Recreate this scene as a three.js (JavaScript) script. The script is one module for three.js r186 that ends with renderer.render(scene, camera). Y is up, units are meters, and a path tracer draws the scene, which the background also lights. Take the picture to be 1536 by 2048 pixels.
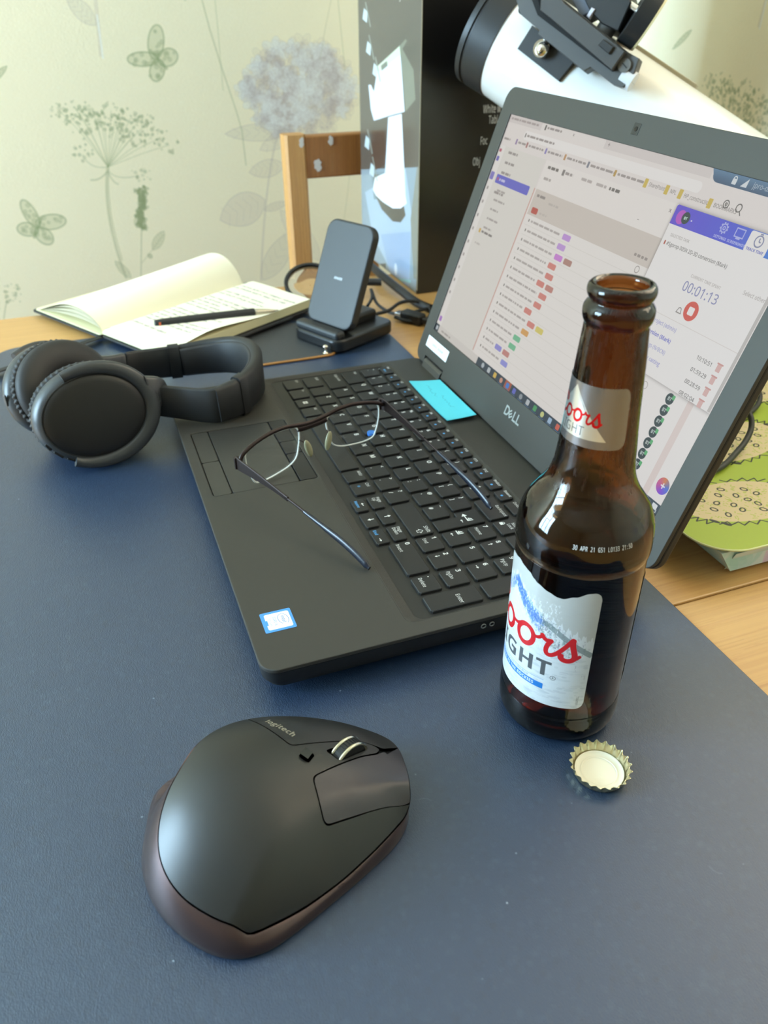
import * as THREE from 'three';
import { RoundedBoxGeometry } from 'three/addons/geometries/RoundedBoxGeometry.js';
import { mergeGeometries, mergeVertices, toCreasedNormals } from 'three/addons/utils/BufferGeometryUtils.js';
import { TessellateModifier } from 'three/addons/modifiers/TessellateModifier.js';
import { RectAreaLightUniformsLib } from 'three/addons/lights/RectAreaLightUniformsLib.js';

// ------------------------------------------------------------------ camera, light, exposure
// World: y up, the mat's upper side is y = 0. x runs along the laptop's width (to its user's right), z towards its user.
const scene = new THREE.Scene();
const FOCAL = 1606.85;                                   // pixels, for a frame of 1536 x 2048
const EYE = new THREE.Vector3(0.5013012, 0.3306017, 0.1169133);
const AX = new THREE.Vector3(0.3505884, -0.0039785, -0.9365212), AY = new THREE.Vector3(-0.5141092, 0.8350292, -0.1960050), AZ = new THREE.Vector3(0.7828024, 0.5501912, 0.2907062);
const camera = new THREE.PerspectiveCamera(2 * Math.atan(1024 / FOCAL) * 180 / Math.PI, 0.75, 0.02, 40);
camera.position.copy(EYE);
camera.quaternion.setFromRotationMatrix(new THREE.Matrix4().makeBasis(AX, AY, AZ));
camera.focus = 0.46;
camera.userData.fStop = 12;
camera.updateMatrixWorld();

const renderer = new THREE.WebGLRenderer({ antialias: true });
renderer.toneMapping = THREE.LinearToneMapping;
renderer.toneMappingExposure = 1.05;
renderer.shadowMap.enabled = true;
RectAreaLightUniformsLib.init();
scene.background = new THREE.Color(0.78, 0.92, 1.0);      // even sky outside the windows

// the room, metres
const ROOM = { x0: -1.0, x1: 3.0, z0: -0.82, z1: 2.30, y0: -0.75, y1: 1.65 };
const WIN1 = { x0: -0.80, x1: 0.15, y0: 0.05, y1: 1.45 };   // in the wall behind the laptop's user
const WIN2 = { x0: -0.34, x1: 0.56, y0: 0.45, y1: 1.45 };    // in the wall behind the laptop
function dayLight(w, z, turn, color, intensity) {
  const l = new THREE.RectAreaLight(color, intensity, w.x1 - w.x0 - 0.08, w.y1 - w.y0 - 0.08);
  l.position.set((w.x0 + w.x1) / 2, (w.y0 + w.y1) / 2, z);
  l.rotation.y = turn;                                     // shines along its own -z
  l.name = 'window_daylight';
  scene.add(l);
}
dayLight(WIN1, ROOM.z1 + 0.03, 0, new THREE.Color(0.60, 0.89, 1.12), 35.0);
dayLight(WIN2, ROOM.z0 - 0.03, Math.PI, new THREE.Color(1.0, 0.80, 0.52), 5.0);

// ------------------------------------------------------------------ helpers
const V = (x, y, z) => new THREE.Vector3(x, y, z), PI = Math.PI, rad = (d) => d * PI / 180;
const lerp = (a, b, t) => a + (b - a) * t, clamp = (x, a, b) => Math.min(b, Math.max(a, x));
const sm = (a, b, x) => { const t = clamp((x - a) / (b - a), 0, 1); return t * t * (3 - 2 * t); };
function rng(seed) { let s = seed | 0; return () => { s = (s + 0x6d2b79f5) | 0; let t = Math.imul(s ^ (s >>> 15), 1 | s); t = (t + Math.imul(t ^ (t >>> 7), 61 | t)) ^ t; return ((t ^ (t >>> 14)) >>> 0) / 4294967296; }; }
// a pixel of the photograph gives a direction; the plane it is cut with gives the distance
const ray = (u, v) => V(0, 0, 0).addScaledVector(AX, (u - 768) / FOCAL).addScaledVector(AY, -(v - 1024) / FOCAL).sub(AZ);
const onY = (u, v, y = 0) => { const d = ray(u, v); return EYE.clone().addScaledVector(d, (y - EYE.y) / d.y); };
const onX = (u, v, x) => { const d = ray(u, v); return EYE.clone().addScaledVector(d, (x - EYE.x) / d.x); };
const onZ = (u, v, z) => { const d = ray(u, v); return EYE.clone().addScaledVector(d, (z - EYE.z) / d.z); };
const onPlane = (u, v, p, n) => { const d = ray(u, v); return EYE.clone().addScaledVector(d, p.clone().sub(EYE).dot(n) / d.dot(n)); };
const atDepth = (u, v, t) => EYE.clone().addScaledVector(ray(u, v), t);

const used = new Map();
function numbered(name) { const n = used.get(name) || 0; used.set(name, n + 1); return n ? name + '_' + String(n).padStart(3, '0') : name; }
function shade(o) { o.traverse((m) => { if (m.isMesh) { m.castShadow = true; m.receiveShadow = true; } }); return o; }
function thing(name, label, category, pos = [0, 0, 0], turn = 0, group) {
  const o = new THREE.Group(); o.name = numbered(name); scene.add(o);
  o.position.set(...pos); o.rotation.y = turn; o.userData = { label, category };
  if (group) o.userData.group = group;
  return o;
}
function part(name, geo, mat, parent, label) {
  const m = new THREE.Mesh(geo, mat); m.name = name; m.castShadow = m.receiveShadow = true; parent.add(m);
  if (label) m.userData.label = label;
  return m;
}
function solo(name, geo, mat, label, category, pos = [0, 0, 0], group) {
  const m = new THREE.Mesh(geo, mat); m.name = numbered(name); m.castShadow = m.receiveShadow = true; m.position.set(...pos); scene.add(m);
  m.userData = { label, category }; if (group) m.userData.group = group;
  return m;
}
function struct(name, geo, mat) {
  const m = geo ? new THREE.Mesh(geo, mat) : new THREE.Group(); m.name = name; m.castShadow = m.receiveShadow = true; m.userData = { kind: 'structure' }; scene.add(m);
  return m;
}
const M = (o) => new THREE.MeshPhysicalMaterial(o);
const rgb = (r, g, b) => new THREE.Color().setRGB(r / 255, g / 255, b / 255, THREE.SRGBColorSpace);

function box(w, h, d, x = 0, y = 0, z = 0) { const g = new THREE.BoxGeometry(w, h, d); g.translate(x, y, z); return g; }
function rbox(w, h, d, r, x = 0, y = 0, z = 0, s = 3) { const g = new RoundedBoxGeometry(w, h, d, s, Math.min(r, w / 2.01, h / 2.01, d / 2.01)); g.translate(x, y, z); return g; }
function cyl(r0, r1, h, x = 0, y = 0, z = 0, n = 32) { const g = new THREE.CylinderGeometry(r1, r0, h, n); g.translate(x, y, z); return g; }
function merge(list) { return mergeGeometries(list.map((g) => { const c = g.index ? g.toNonIndexed() : g; for (const k of Object.keys(c.attributes)) if (!['position', 'normal', 'uv'].includes(k)) c.deleteAttribute(k); if (!c.attributes.uv) c.setAttribute('uv', new THREE.BufferAttribute(new Float32Array(c.attributes.position.count * 2), 2)); return c; })); }
function tube(pts, r, seg = 64, rs = 10, closed = false) { return new THREE.TubeGeometry(new THREE.CatmullRomCurve3(pts, closed, 'centripetal'), seg, r, rs, closed); }
function roundRect(x0, y0, x1, y1, r) {
  const s = new THREE.Shape(); r = Math.min(r, (x1 - x0) / 2 - 1e-6, (y1 - y0) / 2 - 1e-6);
  s.moveTo(x0 + r, y0); s.lineTo(x1 - r, y0); s.absarc(x1 - r, y0 + r, r, -PI / 2, 0); s.lineTo(x1, y1 - r); s.absarc(x1 - r, y1 - r, r, 0, PI / 2);
  s.lineTo(x0 + r, y1); s.absarc(x0 + r, y1 - r, r, PI / 2, PI); s.lineTo(x0, y0 + r); s.absarc(x0 + r, y0 + r, r, PI, 1.5 * PI);
  return s;
}
// a flat shape drawn in (x, -z), laid down so that its upper side is at y1 and its lower side at y0
function slab(shape, y0, y1, bevel = 0, seg = 2, cs = 8) {
  const b = bevel, g = new THREE.ExtrudeGeometry(shape, { depth: Math.max(1e-5, y1 - y0 - 2 * b), bevelEnabled: b > 0, bevelThickness: b, bevelSize: b, bevelOffset: -b, bevelSegments: seg, curveSegments: cs });
  g.rotateX(-PI / 2); g.translate(0, y0 + b, 0);
  return g;
}
const rrXZ = (x0, x1, z0, z1, r) => roundRect(x0, -z1, x1, -z0, r);          // rectangle given in x and z, for slab()
function polyShape(pts) { const s = new THREE.Shape(); pts.forEach(([x, y], i) => (i ? s.lineTo(x, y) : s.moveTo(x, y))); s.closePath(); return s; }
function gridGeo(nu, nv, f, uvf) {                                            // f(u, v) -> Vector3, u and v from 0 to 1
  const pos = [], uv = [], idx = [];
  for (let j = 0; j <= nv; j++) for (let i = 0; i <= nu; i++) { const p = f(i / nu, j / nv); pos.push(p.x, p.y, p.z); const t = uvf ? uvf(i / nu, j / nv) : [i / nu, j / nv]; uv.push(t[0], t[1]); }
  for (let j = 0; j < nv; j++) for (let i = 0; i < nu; i++) { const a = j * (nu + 1) + i, b = a + 1, c = a + nu + 1, d = c + 1; idx.push(a, b, d, a, d, c); }
  const g = new THREE.BufferGeometry(); g.setAttribute('position', new THREE.Float32BufferAttribute(pos, 3)); g.setAttribute('uv', new THREE.Float32BufferAttribute(uv, 2)); g.setIndex(idx); g.computeVertexNormals();
  return g;
}
function crease(g, a = 0.6) { g.scale(1e4, 1e4, 1e4); const h = toCreasedNormals(g, a); h.scale(1e-4, 1e-4, 1e-4); return h; }      // the addon compares places to a hundredth of a unit, so work large
// rings: arrays of Vector3 of equal length, joined one to the next; caps close the ends
function loft(rings, { capA = true, capB = true, angle = 0.7, closed = true } = {}) {
  const n = rings[0].length, pos = [], uv = [], idx = [];
  rings.forEach((r, j) => r.forEach((p, i) => { pos.push(p.x, p.y, p.z); uv.push(i / n, j / Math.max(1, rings.length - 1)); }));
  for (let j = 0; j < rings.length - 1; j++) for (let i = 0; i < (closed ? n : n - 1); i++) { const a = j * n + i, b = j * n + (i + 1) % n, c = a + n, d = b + n; idx.push(a, b, d, a, d, c); }
  for (const [on, j, flip] of [[capA, 0, true], [capB, rings.length - 1, false]]) if (on) {
    const c = rings[j].reduce((s, p) => s.add(p), V(0, 0, 0)).divideScalar(n), k = pos.length / 3; pos.push(c.x, c.y, c.z); uv.push(0.5, 0.5);
    for (let i = 0; i < n; i++) { const a = j * n + i, b = j * n + (i + 1) % n; flip ? idx.push(k, b, a) : idx.push(k, a, b); }
  }
  const g = new THREE.BufferGeometry(); g.setAttribute('position', new THREE.Float32BufferAttribute(pos, 3)); g.setAttribute('uv', new THREE.Float32BufferAttribute(uv, 2)); g.setIndex(idx);
  return crease(g, angle);
}
// a cross-section swept along points; prof(t) gives [[side, up], ...]
function sweep(pts, prof, up = V(0, 1, 0), angle = 0.7, smooth = 0) {
  let P = pts; if (smooth) P = new THREE.CatmullRomCurve3(pts, false, 'centripetal').getPoints(smooth);
  const rings = P.map((p, i) => {
    const t = P[Math.min(i + 1, P.length - 1)].clone().sub(P[Math.max(i - 1, 0)]).normalize(), s = t.clone().cross(up).normalize(), w = s.clone().cross(t).normalize();
    return prof(i / (P.length - 1)).map(([a, b]) => p.clone().addScaledVector(s, a).addScaledVector(w, b));
  });
  return loft(rings, { angle });
}
const rectProf = (w, h, r = 0.3) => { const k = Math.min(w, h) * r, a = w / 2, b = h / 2; return [[-a, -b + k], [-a, b - k], [-a + k, b], [a - k, b], [a, b - k], [a, -b + k], [a - k, -b], [-a + k, -b]]; };
const ovalProf = (w, h, n = 14) => Array.from({ length: n }, (_, i) => [-Math.cos(i / n * 2 * PI) * w / 2, Math.sin(i / n * 2 * PI) * h / 2]);

// textures
function canvas(w, h, draw) { const c = document.createElement('canvas'); c.width = w; c.height = h; const x = c.getContext('2d'); draw(x, w, h); return c; }
function tex(w, h, draw, srgb = true) { const t = new THREE.CanvasTexture(canvas(w, h, draw)); if (srgb) t.colorSpace = THREE.SRGBColorSpace; t.wrapS = t.wrapT = THREE.RepeatWrapping; return t; }
function noiseField(n, cells, seed) {                                         // tiling value noise, 0 to 1
  const r = rng(seed), g = Float32Array.from({ length: cells * cells }, () => r()), out = new Float32Array(n * n);
  for (let y = 0; y < n; y++) for (let x = 0; x < n; x++) {
    const fx = x / n * cells, fy = y / n * cells, ix = Math.floor(fx), iy = Math.floor(fy), a = fx - ix, b = fy - iy, s = a * a * (3 - 2 * a), t = b * b * (3 - 2 * b), at = (i, j) => g[(j % cells) * cells + (i % cells)];
    out[y * n + x] = lerp(lerp(at(ix, iy), at(ix + 1, iy), s), lerp(at(ix, iy + 1), at(ix + 1, iy + 1), s), t);
  }
  return out;
}
function fieldTex(n, f, srgb = false) {                                       // f(i, x, y) -> [r, g, b] bytes or a grey
  const d = new Uint8Array(n * n * 4);
  for (let y = 0; y < n; y++) for (let x = 0; x < n; x++) { const v = f(y * n + x, x, y), o = (y * n + x) * 4; if (v.length) { d[o] = v[0]; d[o + 1] = v[1]; d[o + 2] = v[2]; } else d[o] = d[o + 1] = d[o + 2] = v; d[o + 3] = 255; }
  const t = new THREE.DataTexture(d, n, n); t.magFilter = THREE.LinearFilter; t.wrapS = t.wrapT = THREE.RepeatWrapping; if (srgb) t.colorSpace = THREE.SRGBColorSpace; t.needsUpdate = true;
  return t;
}
function rep(t, x, y) { const c = t.clone(); c.repeat.set(x, y); c.needsUpdate = true; return c; }
// gives a geometry uv in metres, seen along the axis that its faces point to most
function uvMetres(g, s = 1) {
  const h = g.index ? g.toNonIndexed() : g, p = h.attributes.position, n = h.attributes.normal, uv = new Float32Array(p.count * 2);
  for (let i = 0; i < p.count; i++) { const ax = Math.abs(n.getX(i)), ay = Math.abs(n.getY(i)), az = Math.abs(n.getZ(i)), x = p.getX(i), y = p.getY(i), z = p.getZ(i); const q = ay >= ax && ay >= az ? [x, -z] : ax >= az ? [-z, y] : [x, y]; uv[2 * i] = q[0] * s; uv[2 * i + 1] = q[1] * s; }
  h.setAttribute('uv', new THREE.BufferAttribute(uv, 2));
  return h;
}
const n8 = noiseField(512, 8, 11), n32 = noiseField(512, 32, 12), n96 = noiseField(512, 96, 13), n200 = noiseField(512, 200, 14);

// ------------------------------------------------------------------ the room
// wallpaper: one metre of pale printed paper; places read off the photograph are cut with the wall's plane
const PAPER = 2048, wp = (u, v) => { const p = onX(u, v, ROOM.x0); return [(0.35 - p.z) * PAPER, (0.65 - p.y) * PAPER]; };
const paper = tex(PAPER, PAPER, (c) => {
  const r = rng(5), k = 2.35;                              // k: canvas pixels for one photo pixel, about
  c.fillStyle = '#f0e7ca'; c.fillRect(0, 0, PAPER, PAPER);
  for (let i = 0; i < 9000; i++) { c.fillStyle = r() < 0.5 ? 'rgba(255,255,250,0.10)' : 'rgba(214,218,196,0.10)'; c.fillRect(r() * PAPER, r() * PAPER, 2 + r() * 30, 1.5); }
  const G = (a) => `rgba(150,160,122,${a * 0.85})`, P = (a) => `rgba(178,170,166,${a * 0.8})`;
  const line = (pts, w, s) => { c.strokeStyle = s; c.lineWidth = w; c.lineCap = 'round'; c.lineJoin = 'round'; c.beginPath(); pts.forEach(([u, v], i) => { const q = wp(u, v); i ? c.lineTo(q[0], q[1]) : c.moveTo(q[0], q[1]); }); c.stroke(); };
  const curve = (a, b, d, w, s) => { c.strokeStyle = s; c.lineWidth = w; c.lineCap = 'round'; const A = wp(...a), B = wp(...b), D = wp(...d); c.beginPath(); c.moveTo(...A); c.quadraticCurveTo(...B, ...D); c.stroke(); };
  const leaf = (a, b, wide, fill, edge) => {
    const A = wp(...a), B = wp(...b), dx = B[0] - A[0], dy = B[1] - A[1], nx = -dy * wide, ny = dx * wide;
    c.beginPath(); c.moveTo(...A); c.bezierCurveTo(A[0] + dx * 0.2 + nx, A[1] + dy * 0.2 + ny, A[0] + dx * 0.7 + nx, A[1] + dy * 0.7 + ny, ...B); c.bezierCurveTo(A[0] + dx * 0.7 - nx, A[1] + dy * 0.7 - ny, A[0] + dx * 0.2 - nx, A[1] + dy * 0.2 - ny, ...A);
    c.fillStyle = fill; c.fill(); c.strokeStyle = edge; c.lineWidth = 3; c.stroke();
    for (let i = 1; i < 6; i++) { const t = i / 6.5; c.beginPath(); c.moveTo(A[0] + dx * t, A[1] + dy * t); c.lineTo(A[0] + dx * (t + 0.12) + nx * 0.5, A[1] + dy * (t + 0.12) + ny * 0.5); c.moveTo(A[0] + dx * t, A[1] + dy * t); c.lineTo(A[0] + dx * (t + 0.12) - nx * 0.5, A[1] + dy * (t + 0.12) - ny * 0.5); c.lineWidth = 1.5; c.stroke(); }
  };
  const floret = (u, v, s, col) => { const q = wp(u, v); for (let i = 0; i < 14; i++) { const a = r() * 2 * PI, d = Math.sqrt(r()) * s * k; c.fillStyle = col(0.25 + r() * 0.35); c.beginPath(); c.arc(q[0] + Math.cos(a) * d, q[1] + Math.sin(a) * d * 0.8, 2 + r() * 5, 0, 2 * PI); c.fill(); } };
  // cow parsley
  curve([215, 335], [205, 430], [252, 555], 9, G(0.40)); curve([218, 335], [212, 420], [245, 520], 3, G(0.45));
  for (const [u, v] of [[120, 222], [140, 232], [160, 228], [185, 220], [200, 228], [222, 222], [245, 228], [262, 235], [275, 245], [295, 245], [165, 262], [210, 258], [240, 262], [265, 275], [290, 280], [322, 275], [338, 290], [165, 305], [282, 350], [150, 215], [230, 240], [190, 240], [255, 255]]) {
    floret(u, v, 15, G); if (v < 300) line([[216, 334], [lerp(216, u, 0.55), lerp(334, v, 0.6)], [u, v]], 3, G(0.33));
  }
  curve([216, 334], [180, 340], [165, 310], 4, G(0.35)); curve([216, 340], [230, 362], [275, 352], 4, G(0.35)); curve([214, 344], [200, 362], [182, 360], 6, G(0.4)); curve([216, 344], [226, 366], [236, 368], 6, G(0.35));
  // bud spike and stems beside it
  line([[282, 560], [283, 460], [285, 400]], 5, G(0.4)); for (let i = 0; i < 26; i++) floret(282 + (r() - 0.5) * 18, 378 + i * 3.1, 5, G);
  leaf([274, 455], [276, 430], 0.35, G(0.25), G(0.35)); curve([285, 525], [305, 500], [326, 470], 3, G(0.35)); leaf([306, 500], [328, 462], 0.28, G(0.25), G(0.4)); leaf([296, 508], [304, 516], 0.5, G(0.3), G(0.4)); leaf([262, 556], [230, 522], 0.22, G(0.25), G(0.35));
  // butterflies
  const butterfly = (u, v, s, turn) => { const q = wp(u, v); c.save(); c.translate(q[0], q[1]); c.rotate(turn); c.scale(s * k / 2, s * k / 2); for (const [x, y, w, h, a] of [[-16, -14, 22, 9, 0.7], [14, -16, 22, 11, -0.6], [-12, 9, 15, 10, -0.4], [12, 8, 15, 11, 0.4]]) { c.save(); c.translate(x, y); c.rotate(a); c.fillStyle = G(0.28); c.beginPath(); c.ellipse(0, 0, w, h, 0, 0, 2 * PI); c.fill(); c.strokeStyle = G(0.55); c.lineWidth = 2.5; c.stroke(); for (let i = 0; i < 9; i++) { c.fillStyle = G(0.35); c.beginPath(); c.arc((r() - 0.5) * w * 1.5, (r() - 0.5) * h * 1.5, 2 + r() * 2, 0, 2 * PI); c.fill(); } c.restore(); } c.fillStyle = G(0.6); c.fillRect(-2, -16, 4, 34); c.restore(); };
  butterfly(316, 118, 1.9, -0.7); butterfly(76, 455, 1.9, 0.55); butterfly(560, -260, 1.9, 0.3);
  // hydrangea
  for (let i = 0; i < 330; i++) {
    const a = r() * 2 * PI, d = Math.sqrt(r()), u = 594 + Math.cos(a) * d * 112, v = 178 + Math.sin(a) * d * 92, q = wp(u, v), s = (8 + r() * 9) * k, t = r() * PI;
    for (let j = 0; j < 4; j++) { const b = t + j * PI / 2; c.fillStyle = i % 3 ? P(0.10) : 'rgba(226,228,226,0.5)'; c.beginPath(); c.ellipse(q[0] + Math.cos(b) * s * 0.5, q[1] + Math.sin(b) * s * 0.5, s * 0.55, s * 0.36, b, 0, 2 * PI); c.fill(); c.strokeStyle = P(0.30); c.lineWidth = 1.8; c.stroke(); c.beginPath(); c.moveTo(q[0], q[1]); c.lineTo(q[0] + Math.cos(b) * s * 0.7, q[1] + Math.sin(b) * s * 0.7); c.strokeStyle = P(0.22); c.stroke(); }
  }
  curve([560, 255], [530, 340], [522, 560], 8, P(0.35));
  leaf([580, 262], [450, 268], 0.16, P(0.20), P(0.4)); leaf([590, 262], [520, 300], 0.25, P(0.16), P(0.35)); leaf([568, 330], [498, 345], 0.3, P(0.18), P(0.4)); leaf([530, 400], [440, 440], 0.42, P(0.22), P(0.42)); leaf([526, 560], [586, 462], 0.26, P(0.2), P(0.42)); leaf([528, 420], [575, 405], 0.2, P(0.18), P(0.35)); leaf([600, 270], [690, 300], 0.2, P(0.16), P(0.35)); leaf([640, 520], [560, 420], 0.2, P(0.12), P(0.3));
  // long grasses from above, and the stem at the top
  line([[404, 0], [420, 60], [445, 140], [472, 220], [484, 262], [492, 330]], 5, G(0.38)); line([[430, 0], [436, 60], [446, 180]], 4, G(0.28)); line([[662, 0], [650, 60], [640, 120]], 4, G(0.22)); line([[676, 0], [684, 80], [690, 140]], 4, G(0.28)); line([[704, 300], [696, 380], [680, 500]], 4, G(0.2));
  line([[188, -40], [194, 30], [202, 110]], 12, P(0.28)); line([[194, 30], [206, 116]], 5, 'rgba(236,238,232,0.8)'); leaf([192, 50], [132, -10], 0.3, P(0.2), P(0.38)); leaf([14, 132], [-30, 175], 0.12, G(0.4), G(0.5));
  floret(10, 585, 22, G); floret(25, 590, 18, G); curve([14, 600], [8, 625], [6, 660], 5, G(0.4));
  // the rest of the repeat, out of this view
  for (let i = 0; i < 8; i++) { const u = -200 + i * 190, v = -330 - (i % 3) * 150; curve([u, v + 330], [u + 20, v + 200], [u + 30 * (i % 3), v + 60], 7, G(0.35)); for (let j = 0; j < 12; j++) floret(u + (r() - 0.5) * 130, v + 30 + r() * 60, 15, i % 2 ? P : G); leaf([u, v + 280], [u + 70, v + 210], 0.25, i % 2 ? P(0.2) : G(0.2), P(0.35)); }
});
const wallMat = M({ map: paper, roughness: 0.85, specularIntensity: 0.4, bumpMap: rep(fieldTex(512, (i) => 255 * (0.5 * n96[i] + 0.5 * n200[i])), 4, 4), bumpScale: 0.0002 });
const plain = M({ color: rgb(196, 186, 166), roughness: 0.9 });
const wallT = 0.12;
function wallPiece(w, h, x, y, z, alongX, uvf) {           // a slab of wall whose uv follow uvf(x, y, z)
  const g = (alongX ? box(w, h, wallT, x, y, z) : box(wallT, h, w, x, y, z)).toNonIndexed(), p = g.attributes.position;
  for (let i = 0; i < p.count; i++) { const t = uvf(p.getX(i), p.getY(i), p.getZ(i)); g.attributes.uv.setXY(i, t[0], t[1]); }
  return g;
}
const H = ROOM.y1 - ROOM.y0, MY = (ROOM.y0 + ROOM.y1) / 2, LX = ROOM.x1 - ROOM.x0, LZ = ROOM.z1 - ROOM.z0;
struct('wall_back', wallPiece(LZ + 2 * wallT, H, ROOM.x0 - wallT / 2, MY, (ROOM.z0 + ROOM.z1) / 2, false, (x, y, z) => [0.35 - z, y + 0.35]), wallMat);
const umb = onX(230, 235, ROOM.x0), seen = onZ(1492, 195, ROOM.z0);
const uvRight = (x, y) => [x - seen.x + 0.35 - umb.z, y - seen.y + umb.y + 0.35];
function walled(name, w, z, mat, uvf) {                    // a wall along x with a window opening
  const x0 = ROOM.x0, x1 = ROOM.x1, g = [];
  const add = (a, b, c, d) => g.push(wallPiece(b - a, d - c, (a + b) / 2, (c + d) / 2, z, true, uvf));
  add(x0, w.x0, ROOM.y0, ROOM.y1); add(w.x1, x1, ROOM.y0, ROOM.y1); add(w.x0, w.x1, ROOM.y0, w.y0); add(w.x0, w.x1, w.y1, ROOM.y1);
  return struct(name, merge(g), mat);
}
walled('wall_right', WIN2, ROOM.z0 - wallT / 2, wallMat, uvRight);
walled('wall_left', WIN1, ROOM.z1 + wallT / 2, plain, (x, y) => [x, y]);
struct('wall_front', box(wallT, H, LZ + 2 * wallT, ROOM.x1 + wallT / 2, MY, (ROOM.z0 + ROOM.z1) / 2), plain);
struct('ceiling', box(LX + 2 * wallT, 0.1, LZ + 2 * wallT, (ROOM.x0 + ROOM.x1) / 2, ROOM.y1 + 0.05, (ROOM.z0 + ROOM.z1) / 2), M({ color: rgb(240, 238, 230), roughness: 0.95 }));
// wood
function woodTex(seed, base, dark, size = 1024) {           // grain runs along v
  return tex(size, size, (c, w, h) => {
    const r = rng(seed); c.fillStyle = base; c.fillRect(0, 0, w, h);
    for (let i = 0; i < 420; i++) { const x = r() * w, a = 0.02 + r() * 0.05, sway = (r() - 0.5) * 26; c.strokeStyle = `rgba(${dark},${a})`; c.lineWidth = 0.6 + r() * r() * 9; c.beginPath(); c.moveTo(x, -5); c.bezierCurveTo(x + sway, h * 0.33, x - sway, h * 0.66, x, h + 5); c.stroke(); }
    for (let i = 0; i < 2600; i++) { c.fillStyle = `rgba(${dark},${0.05 + r() * 0.10})`; c.fillRect(r() * w, r() * h, 0.8 + r() * 0.8, 5 + r() * 22); }
    for (let i = 0; i < 600; i++) { c.fillStyle = `rgba(255,236,190,${0.04 + r() * 0.05})`; c.fillRect(r() * w, r() * h, 1.2, 8 + r() * 30); }
  });
}
const beech = woodTex(21, '#c99a5c', '140,86,38'), pine = woodTex(22, '#cf9a5c', '120,66,26', 512);
const tableMat = M({ map: rep(beech, 2.2, 1.1), roughness: 0.42, clearcoat: 0.25, clearcoatRoughness: 0.3 });
const fl = struct('floor');
{ const fm = M({ map: rep(beech, 1, 0.7), color: rgb(215, 190, 160), roughness: 0.5 });
  for (let i = 0, z = ROOM.z0 - wallT; z < ROOM.z1 + wallT; i++, z += 0.14) part('plank', uvMetres(rbox(LX + 2 * wallT, 0.03, 0.138, 0.002, (ROOM.x0 + ROOM.x1) / 2, ROOM.y0 - 0.015, z + 0.07, 1)), fm, fl); }
// windows: frame with glazing bars in the opening, a pane of glass behind
function windowIn(name, w, z, dir) {
  const o = struct(name), white = M({ color: rgb(244, 244, 240), roughness: 0.35 }), t = 0.05, d = 0.05, cx = (w.x0 + w.x1) / 2, cy = (w.y0 + w.y1) / 2, W = w.x1 - w.x0, Hh = w.y1 - w.y0, g = [];
  g.push(box(W, t, d, cx, w.y0 + t / 2, z), box(W, t, d, cx, w.y1 - t / 2, z), box(t, Hh, d, w.x0 + t / 2, cy, z), box(t, Hh, d, w.x1 - t / 2, cy, z));
  part('window_frame', merge(g), white, o);
  for (let i = 1; i < 3; i++) part('glazing_bar', box(0.035, Hh - 2 * t, 0.03, lerp(w.x0, w.x1, i / 3), cy, z), white, o);
  part('glazing_bar', box(W - 2 * t, 0.03, 0.03, cx, lerp(w.y0, w.y1, 0.68), z), white, o);
  part('pane', box(W - 2 * t, Hh - 2 * t, 0.004, cx, cy, z + dir * 0.05), M({ color: 0xffffff, roughness: 0.02, transmission: 1, thickness: 0 }), o);
  part('window_sill', rbox(W + 0.1, 0.03, 0.16, 0.008, cx, w.y0 - 0.015, z - dir * 0.03), white, o);
}
windowIn('window_1', WIN1, ROOM.z1 + 0.0, 1);
windowIn('window_2', WIN2, ROOM.z0 - 0.0, -1);

// ------------------------------------------------------------------ table and mat
const DESK = { x0: -0.524, x1: 1.25, z0: -0.74, z1: 0.42, seam: 0.1946, y: -0.002 };
{
  const t = thing('dining_table', 'pale wooden dining table with a seam between its leaves', 'table', [0, ROOM.y0, 0]);
  const o = -ROOM.y0, top = (x0, x1) => { const g = uvMetres(slab(rrXZ(x0, x1, DESK.z0, DESK.z1, 0.004), o + DESK.y - 0.028, o + DESK.y, 0.0012)); return g; };
  part('table_leaf', top(DESK.x0, DESK.seam), tableMat, t); part('table_leaf', top(DESK.seam + 0.0012, DESK.x1), tableMat, t);
  for (const z of [DESK.z0 + 0.07, DESK.z1 - 0.07]) part('apron', box(DESK.x1 - DESK.x0 - 0.2, 0.09, 0.022, (DESK.x0 + DESK.x1) / 2, o - 0.075, z), tableMat, t);
  for (const x of [DESK.x0 + 0.09, DESK.x1 - 0.09]) for (const z of [DESK.z0 + 0.07, DESK.z1 - 0.07]) part('leg', rbox(0.06, o - 0.03, 0.06, 0.006, x, (o - 0.03) / 2, z), tableMat, t);
}
const leather = rep(fieldTex(512, (i) => 255 * clamp(0.35 * n96[i] + 0.55 * n200[i] + 0.15 * n32[i], 0, 1)), 9, 9);
const matTex = tex(2048, 1024, (c, w, h) => {
  const r = rng(71); c.fillStyle = '#20344f'; c.fillRect(0, 0, w, h);
  for (let i = 0; i < 26000; i++) { c.fillStyle = r() < 0.5 ? 'rgba(255,255,255,0.02)' : 'rgba(0,0,10,0.04)'; c.beginPath(); c.arc(r() * w, r() * h, 1 + r() * 3, 0, 2 * PI); c.fill(); }
  for (let i = 0; i < 90; i++) { c.fillStyle = `rgba(225,230,235,${0.3 + 0.5 * r()})`; c.beginPath(); c.arc(r() * w, r() * h, 0.5 + r() * 0.7, 0, 2 * PI); c.fill(); }
  for (let i = 0; i < 30; i++) { const x = r() * w, y = r() * h, a = r() * 7; c.strokeStyle = 'rgba(210,220,230,0.25)'; c.lineWidth = 0.8; c.beginPath(); c.moveTo(x, y); c.quadraticCurveTo(x + 8 * Math.cos(a), y + 8 * Math.sin(a), x + 14 * Math.cos(a + 0.7), y + 14 * Math.sin(a + 0.7)); c.stroke(); }
});
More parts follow.
